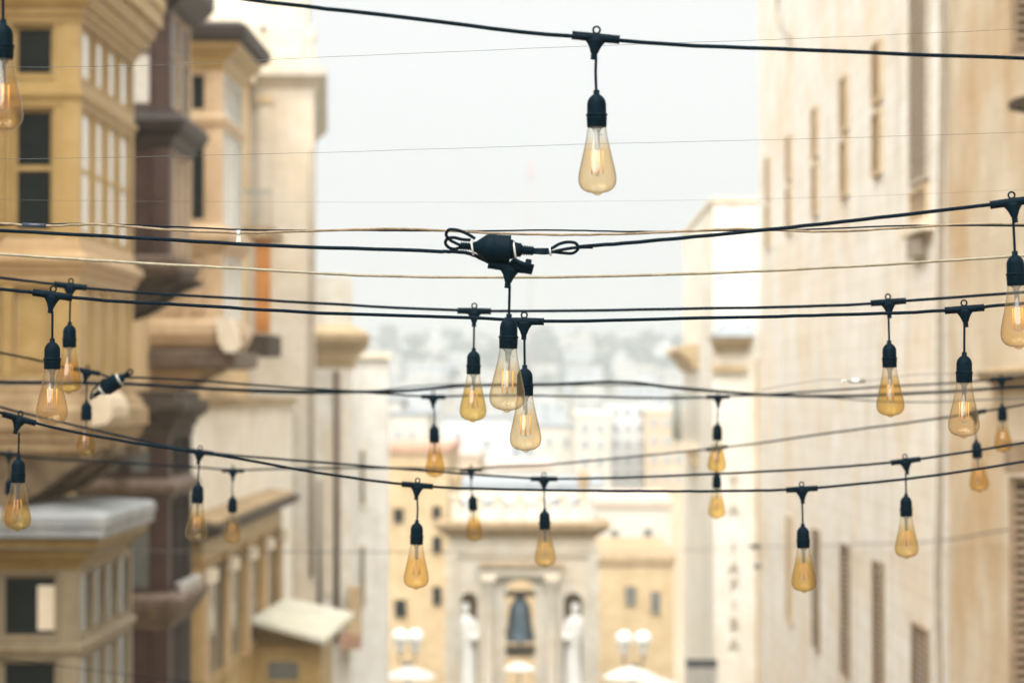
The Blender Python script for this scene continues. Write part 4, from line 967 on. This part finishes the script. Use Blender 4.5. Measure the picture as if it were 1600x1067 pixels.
ME['stem'] = MB().lathe(mm([(12, -149), (8, -153), (5.4, -157), (4.6, -165), (4.5, -176), (4.8, -184), (3.4, -188), (0.1, -189)]), 18).mesh('stem', 'stem_glass')
ME['rod'] = MB().lathe(mm([(2.0, -186), (1.7, -195), (1.6, -225), (2.4, -230), (1.4, -232), (0.05, -232)]), 10).mesh('glass_rod', 'rod_glass')
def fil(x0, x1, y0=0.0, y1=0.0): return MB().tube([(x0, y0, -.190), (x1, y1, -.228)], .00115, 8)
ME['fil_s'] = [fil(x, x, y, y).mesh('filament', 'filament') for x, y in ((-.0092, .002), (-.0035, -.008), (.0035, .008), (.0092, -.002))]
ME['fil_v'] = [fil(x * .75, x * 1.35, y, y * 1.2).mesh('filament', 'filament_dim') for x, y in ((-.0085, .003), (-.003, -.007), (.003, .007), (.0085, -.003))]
sw = MB()
for x, y in ((-.0092, .002), (-.0035, -.008), (.0035, .008), (.0092, -.002)):
    sw.tube([(0, 0, -.186), (x * .8, y * .8, -.187), (x, y, -.190)], .0004, 5); sw.tube([(x, y, -.228), (x * .7, y * .7, -.231), (0, 0, -.2305)], .0004, 5)
ME['wires'] = sw.mesh('lead_wires', 'filament_wire')
def print_mesh():
    b = MB()
    for s, size, zc_, ang0 in (('D:E', .0042, -.1600, -.10), ('14w', .0034, -.1652, .18)):
        me = text_mesh(s, size, 'print_ink')
        i = len(b.v)
        for v in me.vertices:
            zz_ = zc_ + v.co.y; r_ = np.interp(-zz_ * 1000, [-q[1] for q in GP], [q[0] for q in GP]) / 1000 + .00015
            a = ang0 + v.co.x / r_
            b.v.append((r_ * math.sin(a), -r_ * math.cos(a), zz_))
        for f in me.polygons: b.f.append(tuple(i + q for q in f.vertices)); b.sm.append(False)
    return b.mesh('print', 'print_ink')
ME['print'] = print_mesh()

def child(name, me, parent, rot=None, mode=None):
    o = bpy.data.objects.new(name, me); col.objects.link(o); o.parent = parent
    if mode: o.rotation_mode = mode
    if rot: o.rotation_euler = rot
    return o
def pendant(px, py, d, label, kind='pale', roll=0.0, tilt=0.0, spin=0.0, bow=0.0, drop=1.0):
    """one hanging lamp; roll: slope of its cable, tilt: how far it swings off plumb"""
    c = W(px, py, d)
    r = thing('hanging_lamp', label, 'light bulb', c, 'filament lamps on the light strings')
    te = child('tee_connector', ME['tee'], r, (0, roll, 0))
    child('hanging_eye', ME['eye'], te)
    T = R(tilt)
    ext = (drop - 1) * .05
    n = 8; pts = []
    for k in range(n + 1):
        t = k / n; pts.append((bow * math.sin(math.pi * t), 0, -.033 - t * (.059 + ext)))
    # the tee keeps the slope of the cable, the cord hangs from its foot
    child('drop_cord', MB().tube(pts, .0024, 8).mesh('drop_cord', 'black_cable'), r, (0, T, 0))
    so = child('socket', ME['socket'], r, (0, T, R(spin)), 'ZYX'); so.location = Vector((math.sin(T) * -ext, 0, -ext))
    child('collar', ME['collar'], so)
    bu = child('bulb', ME['glass_pale' if kind == 'pale' else 'glass_amber'], r, (0, T, R(spin)), 'ZYX'); bu.location = so.location
    child('stem', ME['stem'], bu); child('glass_rod', ME['rod'], bu); child('lead_wires', ME['wires'], bu)
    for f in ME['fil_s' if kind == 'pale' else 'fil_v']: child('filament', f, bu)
    if kind == 'pale': child('print', ME['print'], bu)
    return r

# ------------------------------------------------------------------ cables
def wall_ends(P, sides='LR'):
    """carry a span on to the two house walls along its own sag"""
    A = np.array([[p.x, p.y, p.z] for p in P])
    if len(P) >= 3:
        cz = np.polyfit(A[:, 0], A[:, 2], 2); cy = np.polyfit(A[:, 0], A[:, 1], 1)
    else:
        cz = np.array([0, *np.polyfit(A[:, 0], A[:, 2], 1)]); cy = np.polyfit(A[:, 0], A[:, 1], 1)
    cz[0] = min(max(cz[0], 0.0), 0.06)
    def grow(p0, xe):
        o = []
        sl = 2 * cz[0] * p0.x + cz[1]
        for t in (.25, .5, .75, 1.0):
            dx = (xe - p0.x) * t
            o.append(Vector((p0.x + dx, p0.y + cy[0] * dx, p0.z + sl * dx + cz[0] * dx * dx)))
        return o
    return (list(reversed(grow(P[0], WL))) if 'L' in sides else []) + P + (grow(P[-1], WR - 0.03) if 'R' in sides else [])
def cable(name, pix, r, m, label, cat='cable', group=None, ends=True, wob=0.0005, n=8, extra=None):
    P = [W(*q) for q in pix]
    if ends: P = wall_ends(P, 'LR' if ends is True else ends)
    S = catmull(P, 7)
    if wob:
        q = random.Random(len(label) + len(pix))
        S = [p + Vector((0, 0, q.uniform(-wob, wob))) for p in S]
    t = thing(name, label, cat, S[0], group)
    part('wire', MB().tube(S, r, n), m, t)
    return t
G = 'black light string cables'
cable('string_cable', [(5, -57, 3.75), (200, -28, 3.80), (390, 0, 3.87), (600, 24, 3.93), (895, 57, 4.02), (931, 59, 4.03), (965, 63, 4.04), (1250, 78, 4.1), (1600, 91, 4.2)], .0034, 'black_cable', 'topmost black cable crossing the sky with one lamp', group=G)
cbB = cable('string_cable', [(0, 360, 4.6), (200, 371, 4.52), (450, 385, 4.44), (690, 393, 4.36), (728, 395, 4.35), (752, 404, 4.33), (768, 412, 4.32)], .0034, 'black_cable', 'black cable from the left into the big plug joint', group=G, ends='L')
cable('string_cable', [(905, 386, 4.31), (1000, 378, 4.31), (1200, 359, 4.32), (1400, 337, 4.34), (1550, 320, 4.35), (1580, 317, 4.35), (1612, 311, 4.36), (1760, 285, 4.38)], .0034, 'black_cable', 'black cable rising from the big plug joint to the right edge', group=G, ends='R')
cable('string_cable', [(0, 452, 4.86), (50, 457, 4.87), (82, 461, 4.88), (115, 465, 4.88), (300, 477, 4.88), (500, 489, 4.88), (795, 500, 4.88), (820, 502, 4.88), (848, 502, 4.88), (1100, 497, 4.9), (1300, 492, 4.93), (1480, 485, 4.95), (1507, 483, 4.96), (1534, 480, 4.96), (1620, 472, 4.97)], .0034, 'black_cable', 'black cable just under the plug joint, front one of the close pair', group=G)
cable('string_cable', [(0, 434, 5.95), (85, 444, 5.92), (110, 447, 5.9), (135, 450, 5.88), (400, 468, 5.82), (715, 485, 5.75), (741, 486, 5.74), (770, 486, 5.74), (1100, 482, 5.64), (1362, 474, 5.57), (1388, 472, 5.56), (1416, 470, 5.55), (1620, 455, 5.5)], .0034, 'black_cable', 'black cable just under the plug joint, rear one of the close pair', group=G)
cable('string_cable', [(0, 644, 5.62), (30, 654, 5.66), (60, 662, 5.68), (200, 690, 5.78), (340, 711, 5.88), (520, 742, 6.05), (630, 756, 6.13), (652, 758, 6.15), (676, 760, 6.15), (830, 765, 6.16), (1000, 767, 6.18), (1130, 767, 6.19), (1230, 765, 6.2), (1253, 764, 6.2), (1276, 762, 6.2), (1440, 745, 6.2), (1620, 718, 6.2)], .0034, 'black_cable', 'lowest black cable, sagging through the middle with three lamps', group=G)
cable('string_cable', [(0, 636, 7.0), (150, 672, 7.05), (293, 703, 7.1), (312, 706, 7.1), (332, 708, 7.1), (500, 722, 7.16), (700, 738, 7.21), (830, 747, 7.24), (850, 748, 7.24), (872, 748, 7.22), (1100, 741, 7.0), (1300, 730, 6.8), (1395, 722, 6.6), (1415, 720, 6.57), (1437, 717, 6.55), (1620, 688, 6.5)], .0034, 'black_cable', 'second lowest black cable running just above the lowest one', group=G)
cable('string_cable', [(0, 706, 8.9), (15, 709, 8.9), (180, 722, 8.8), (345, 733, 8.72), (364, 735, 8.7), (385, 734, 8.7), (560, 731, 8.8), (715, 733, 8.9), (736, 734, 8.9), (756, 731, 8.9), (850, 726, 8.95), (1000, 712, 9.0), (1120, 700, 9.05), (1300, 676, 8.6), (1522, 645, 8.06), (1620, 628, 7.9)], .0034, 'black_cable', 'blurred farthest black cable dipping behind the lower lamps', group=G)
cable('string_cable', [(0, 551, 7.2), (60, 563, 7.3), (115, 577, 7.4), (136, 580, 7.4), (156, 584, 7.42), (176, 592, 7.42)], .0034, 'black_cable', 'black cable at left running down into the tilted plug joint', group=G, ends='L')
cable('string_cable', [(196, 589, 7.44), (300, 594, 7.5), (420, 603, 7.65), (560, 612, 7.8), (656, 619, 7.92), (676, 620, 7.93), (698, 619, 7.95), (900, 619, 8.2), (1100, 621, 8.38), (1122, 620, 8.4), (1142, 619, 8.42), (1220, 615, 8.45), (1350, 606, 8.5), (1545, 594, 8.68), (1565, 592, 8.7), (1586, 590, 8.7), (1640, 585, 8.7)], .0034, 'black_cable', 'black cable right of the tilted plug joint carrying three blurred lamps', group=G, ends='R')
# thick taped bundle in the middle
cable('power_cable', [(0, 597, 7.6), (110, 598, 7.6), (200, 600, 7.62), (360, 609, 7.7), (540, 612, 7.85), (640, 610, 7.95), (720, 603, 8.0), (850, 601, 8.1), (990, 598, 8.2), (1055, 606, 8.25), (1130, 612, 8.3), (1200, 617, 8.35), (1280, 619, 8.4), (1460, 613, 8.5), (1620, 603, 8.6)], .0052, 'black_cable', 'thick black taped power cable across the middle of the frame', 'cable')
cable('power_cable', [(0, 600, 8.4), (250, 602, 8.4), (430, 614, 8.4), (560, 613, 8.4), (660, 602, 8.4), (760, 600, 8.4), (900, 602, 8.4), (1060, 604, 8.4), (1160, 614, 8.4), (1260, 619, 8.4), (1400, 628, 8.5), (1620, 622, 8.6)], .0026, 'grey_cable', 'thin grey cable twisting around the thick power cable', 'cable')
tw = cable('service_cable', [(0, 349, 4.75), (60, 353, 4.75), (150, 351, 4.75), (260, 359, 4.77), (372, 364, 4.8), (480, 361, 4.82), (640, 358, 4.85), (760, 364, 4.88), (900, 367, 4.9), (1040, 363, 4.9), (1150, 358, 4.92), (1290, 362, 4.95), (1400, 357, 4.98), (1500, 351, 5.0), (1620, 350, 5.0)], .0025, 'brown_cable', 'weathered tan cable twisted with a thin one above the plug joint', 'cable', wob=.0006)
cable('service_cable', [(0, 352, 4.78), (120, 350, 4.78), (280, 355, 4.8), (372, 359, 4.82), (560, 360, 4.85), (700, 361, 4.88), (880, 360, 4.9), (1000, 362, 4.92), (1100, 361, 4.93), (1250, 359, 4.95), (1400, 353, 4.99), (1620, 353, 5.0)], .0017, 'black_cable', 'thin dark cable twisted along the tan cable above the plug joint', 'cable', wob=.0004)
cable('service_cable', [(0, 397, 5.0), (200, 410, 5.0), (400, 421, 5.0), (560, 430, 5.0), (830, 433, 5.0), (1100, 427, 5.02), (1300, 418, 5.05), (1500, 406, 5.1), (1620, 398, 5.1)], .0030, 'beige_cable', 'single smooth beige cable below the plug joint', 'cable')
for q, lab in (([(0, 106, 4.6), (240, 102, 4.6), (500, 90, 4.65), (960, 71, 4.7), (1240, 61, 4.8), (1620, 44, 4.9)], 'hair-thin wire crossing just under the topmost cable'),
               ([(0, 249, 4.9), (450, 240, 4.9), (900, 226, 4.95), (1300, 216, 5.0), (1620, 206, 5.1)], 'hair-thin wire crossing behind the top lamp bulb'),
               ([(0, 312, 5.6), (500, 316, 5.6), (900, 315, 5.6), (1300, 308, 5.6), (1620, 296, 5.6)], 'faint hair-thin wire above the tan twisted cable')):
    cable('thin_wire', q, .00042 if 'faint' not in lab else .00028, 'grey_cable', lab, 'wire', 'thin wires', n=6)
cable('thin_wire', [(1190, 609, 8.3), (1240, 600, 8.3), (1300, 593, 8.3), (1322, 594, 8.3), (1350, 595, 8.3), (1400, 588, 8.3), (1620, 582, 8.3)], .0012, 'grey_cable', 'thin wire with a small metal tensioner right of centre', 'wire', 'thin wires', ends='R', n=6)
cable('service_cable', [(-520, 846, 16.5), (0, 856, 17), (300, 861, 18), (500, 862, 19), (800, 862, 22), (1000, 860, 28), (1171, 853.5, 48.5)], .004, 'grey_cable', 'very faint dark wire running to the upper wall bracket', 'wire', 'thin wires', ends=False, n=6)
cable('service_cable', [(1180, 854, 48.4), (1330, 850, 33), (1480, 843, 25), (1592, 824, 21.0), (1760, 800, 17.1)], .008, 'grey_cable', 'faint wire sloping along the right wall past the pipe', 'wire', 'thin wires', ends=False, n=6)
cable('thin_wire', [(-1605, 880, 9.5), (-700, 960, 9.5), (0, 1028, 9.5), (210, 1055, 9.5), (900, 1130, 9.5), (1700, 1110, 9.5), (2505, 1000, 9.5)], .0016, 'black_cable', 'dark wire sloping down across the bottom left bay', 'wire', 'thin wires', ends=False, n=6)

# cable ties, tape and tensioner
def ringtie(parent, c, r, ax, w=.004, m='white_nylon', tail=True, name='cable_tie'):
    q = ax.normalized().to_track_quat('Z', 'Y').to_matrix().to_4x4()
    b = MB().lathe([(r, -w / 2), (r + .0012, -w / 2), (r + .0012, w / 2), (r, w / 2), (r, -w / 2)], 18)
    if tail: b.box(r, r + .006, -.0022, .0022, -w * .6, w * .6)
    b.xf(Matrix.Translation(c) @ q)
    return part(name, b, m, parent)
tp = W(373, 364, 4.8)
ringtie(tw, tp, .0042, Vector((1, 0, 0)), .008)
part('cable_tie', MB().prism([(tp.x - .003, tp.z), (tp.x + .004, tp.z), (tp.x + .005, tp.z - .018), (tp.x - .005, tp.z - .019)], 'y', tp.y - .003, tp.y - .002), 'white_nylon', tw)
tA = W(35, 351.5, 4.75); tB = W(72, 353, 4.75)
part('tape', MB().tube([tA, tB], .0042, 8), 'dark_tape', tw)
ts = thing('wire_tensioner', 'small pale metal tensioner on the thin wire right of centre', 'tensioner', W(1335, 595, 8.3))
part('barrel', MB().tube([W(1326, 595, 8.3), W(1352, 595.5, 8.3)], [.0075, .0075], 8), 'steel', ts)
part('hook', MB().tube(catmull([W(1326, 595, 8.3), W(1318, 594, 8.3), W(1313, 598, 8.3), W(1318, 600, 8.3)], 4), .002, 6), 'steel', ts)
tg = W(98, 604, 7.55)
tagp = thing('paper_tag', 'torn whitish tag stuck on the thick cable at the left', 'tag', tg)
part('tag_sheet', MB().loft([[(tg.x - .05, tg.y - .008, tg.z + .004), (tg.x + .05, tg.y - .008, tg.z + .004), (tg.x + .05, tg.y - .006, tg.z + .004), (tg.x - .05, tg.y - .006, tg.z + .004)],
                             [(tg.x - .035, tg.y - .012, tg.z - .016), (tg.x + .045, tg.y - .012, tg.z - .02), (tg.x + .045, tg.y - .01, tg.z - .02), (tg.x - .035, tg.y - .01, tg.z - .016)]]), 'beige_cable', tagp)

# ------------------------------------------------------------------ plug joints
def plug_joint(label, px, py, d, ang, s=1.0):
    c = W(px, py, d)
    t = thing('plug_joint', label, 'plug', c, 'waterproof plug joints')
    M = Matrix.Translation(c) @ Matrix.Rotation(R(ang), 4, 'Y') @ Matrix.Rotation(R(90), 4, 'Y') @ Matrix.Scale(s, 4)
    def L(prof, n=24): return MB().lathe([(r / 1000, z_ / 1000) for r, z_ in prof], n).xf(M)
    hs = part('housing', L([(0.1, -36), (9, -36), (10, -34), (22, -18), (24.5, -14), (25, -10), (25, 24), (25.6, 25), (25.6, 27.5), (24, 28), (22, 28), (20, 26), (.1, 26)]), 'black_rubber', t)
    part('seam', L([(25.05, -2), (25.5, -2), (25.5, -.6), (25.05, -.6)], 24), 'black_rubber', hs)
    rb = [(0.1, -62)]
    for k in range(5): rb += [(7.6, -61 + k * 4.4), (7.6, -59 + k * 4.4), (5.6, -58.6 + k * 4.4), (5.6, -57.2 + k * 4.4)]
    rb += [(9.2, -39), (9.6, -33)]
    part('strain_relief', L(rb), 'black_rubber', t)
    pr = [(.1, 24), (17, 24), (18, 27), (17.5, 32), (13.5, 37), (12.5, 42), (12.5, 47)]
    for k in range(5): pr += [(9.4 - k * .3, 48 + k * 4.4), (9.4 - k * .3, 50.2 + k * 4.4), (7.2, 50.6 + k * 4.4), (7.2, 52 + k * 4.4)]
    pr += [(7.0, 70), (.1, 70)]
    part('plug', L(pr), 'black_rubber', t)
    return t, M
pj, PM = plug_joint('big black plug joint tied with white cable ties above the centre lamp', 773, 388, 4.32, 4.0)
U = 1 / 1000
def pm(x, y, z_): # local: x along the joint to the right, z up
    return PM @ Vector((-z_ * U, y * U, x * U))
def loopc(pts, r=2.9): return MB().tube(catmull([pm(*p) for p in pts], 6), r * U, 8)
# cable doubled back in loops at either end
part('cable_loop', loopc([(-36, -12, 14), (-52, -16, 22), (-72, -18, 27), (-84, -16, 26), (-88, -12, 18), (-82, -8, 10), (-70, -4, 4), (-58, 0, 0)]), 'black_cable', pj)
part('cable_loop', loopc([(-60, 4, -2), (-74, 8, -6), (-84, 6, -3), (-89, 2, 4), (-86, 0, 11), (-76, 2, 14), (-60, 4, 12), (-44, 6, 12)]), 'black_cable', pj)
part('cable_loop', loopc([(66, 0, 0), (84, -2, 2), (100, -3, 6), (116, -3, 16), (132, -2, 20), (145, 0, 18), (149, 1, 10), (142, 2, 2), (124, 2, 0), (104, 2, 1), (80, 3, 3)]), 'black_cable', pj)
part('cable_loop', loopc([(70, -4, -3), (96, -5, -2), (112, -4, 3), (130, -3, 8), (152, -2, 12), (175, -1, 14)]), 'black_cable', pj)
part('sleeve', MB().tube([pm(70, 0, 0), pm(98, -1, 2)], 5.4 * U, 10), 'black_rubber', pj)
for x, r_ in ((-40, 12.5), (36, 17.5), (99, 8)):
    ringtie(pj, pm(x, 0, -2 if r_ > 10 else 2), r_ * U, (pm(1, 0, .22) - pm(0, 0, 0)), .0034)
part('cap_strap', MB().tube([pm(30, -4, -22), pm(44, -6, -31), pm(70, -8, -38)], [.0055, .0062, .0050], 10), 'black_rubber', pj)
part('cap_strap', MB().tube([pm(34, -14, -18), pm(52, -14, -26), pm(72, -14, -30)], [.004, .0052, .0052], 10), 'black_rubber', pj)
part('end_cap', MB().lathe([(.1, 0), (8, 0), (9.5, 2), (9.5, 9), (8.5, 11), (.1, 11)], 16).xf(Matrix.Scale(.001, 4)).xf(Matrix.Translation(pm(56, -3, -24)) @ Matrix.Rotation(R(100), 4, 'Y')), 'black_rubber', pj)

pj2, PM2 = plug_joint('smaller looking blurred plug joint tilted on the left cables', 172, 602, 7.42, -33, 1.0)
PM = PM2
part('cable_loop', loopc([(60, 0, 0), (74, 2, 8), (82, 4, 2), (74, 6, -6), (58, 4, -4)]), 'black_cable', pj2)
part('cable_loop', loopc([(-58, 0, 0), (-72, 0, -4), (-60, -8, 10), (-30, -14, 20), (0, -16, 26)]), 'black_cable', pj2)
ringtie(pj2, pm(34, 0, 0), 18.5 * U, (pm(1, 0, -.1) - pm(0, 0, 0)), .005)
ringtie(pj2, pm(-30, 0, 0), 16 * U, (pm(1, 0, .1) - pm(0, 0, 0)), .005)

# ------------------------------------------------------------------ the lamps
def slope(x0, y0, x1, y1): return math.atan2(y1 - y0, x1 - x0)
P_ = pendant
P_(5, -57, 3.75, 'pale bulb cut off by the upper left corner', 'pale', .13, 0, 40)
P_(931, 59, 4.03, 'highest full lamp, pale bulb alone against the white sky', 'pale', .10, -.6, 10, -.001)
P_(797, 418, 4.32, 'large pale bulb hanging under the big plug joint', 'pale', .14, 1.3, 20, 0, .9)
P_(1582, 316, 4.35, 'large pale bulb cut by the right edge', 'pale', -.13, -2.4, -24)
P_(82, 461, 4.88, 'pale bulb at the left edge, front one of the overlapping pair', 'pale', .13, 0, 35)
P_(819, 502, 4.88, 'lowest pale bulb of the three clustered at the centre', 'pale', .02, -.7, 20)
P_(1507, 483, 4.96, 'pale bulb second from the right on the front cable pair', 'pale', -.08, .5, -15)
P_(110, 447, 5.9, 'amber bulb at the left, half hidden behind a paler one', 'amber', .11, .8, 50)
P_(741, 486, 5.74, 'amber bulb left of the three clustered at the centre', 'amber', .02, .7, 10)
P_(1388, 472, 5.56, 'amber bulb left of the pale one on the right side', 'amber', -.07, -1, 70)
P_(30, 654, 5.66, 'amber bulb at the far left on the lowest cable', 'amber', .27, .8, 30)
P_(652, 758, 6.15, 'amber bulb left of centre on the lowest cable', 'amber', .08, .6, 60, .0015)
P_(1253, 764, 6.2, 'amber bulb right of centre, lowest hanging of all', 'amber', -.06, -1.2, 15)
P_(312, 706, 7.1, 'amber bulb left of the blurred twin on the left', 'amber', .13, 2.2, 5, -.001)
P_(850, 748, 7.24, 'amber bulb at the centre above the belfry wall', 'amber', .0, -.9, 45)
P_(1415, 720, 6.57, 'amber bulb at right on the second lowest cable', 'amber', -.13, -.5, 25)
P_(136, 580, 7.4, 'blurred amber bulb below the tilted plug joint', 'amber', .2, .6, 75)
P_(677, 620, 7.93, 'blurred amber bulb left of the centre cluster under the thick cable', 'amber', .02, -1.5, 35, .003)
P_(1122, 620, 8.4, 'blurred amber bulb right of centre, upper one of a vertical pair', 'amber', -.02, 1.2, 80)
P_(1565, 592, 8.7, 'blurred amber bulb near the right edge below the large pale bulb', 'amber', -.06, -1.0, 55)
P_(15, 709, 8.9, 'blurred amber bulb at the left edge hidden behind a nearer bulb', 'amber', .1, 0, 20)
P_(364, 735, 8.7, 'most blurred amber bulb at left, right one of the two', 'amber', .02, .6, 65, -.002)
P_(736, 734, 8.9, 'blurred amber bulb with bent cord above the belfry left side', 'amber', -.04, -3.0, 15, -.003)
P_(1120, 700, 9.05, 'blurred amber bulb right of centre, lower one of a vertical pair', 'amber', -.15, 0, 40)
P_(1522, 645, 8.06, 'blurred amber bulb near the right edge under the sloping far cable', 'amber', -.18, -4.0, 30)

# ------------------------------------------------------------------ haze over the whole place
hz = MB().box(-1520, 1520, -320, 2230, -30, 74)
hm = bpy.data.materials.new('haze_air'); hm.use_nodes = True
t = hm.node_tree; t.nodes.clear()
o = t.nodes.new('ShaderNodeOutputMaterial'); pv = t.nodes.new('ShaderNodeVolumePrincipled')
pv.inputs['Color'].default_value = (0.955, 0.985, 1.0, 1); pv.inputs['Density'].default_value = 0.0011; pv.inputs['Anisotropy'].default_value = 0.62
t.links.new(pv.outputs[0], o.inputs['Volume']); MATS['haze_air'] = hm
solo('haze', hz, 'haze_air', None, None, kind='stuff')
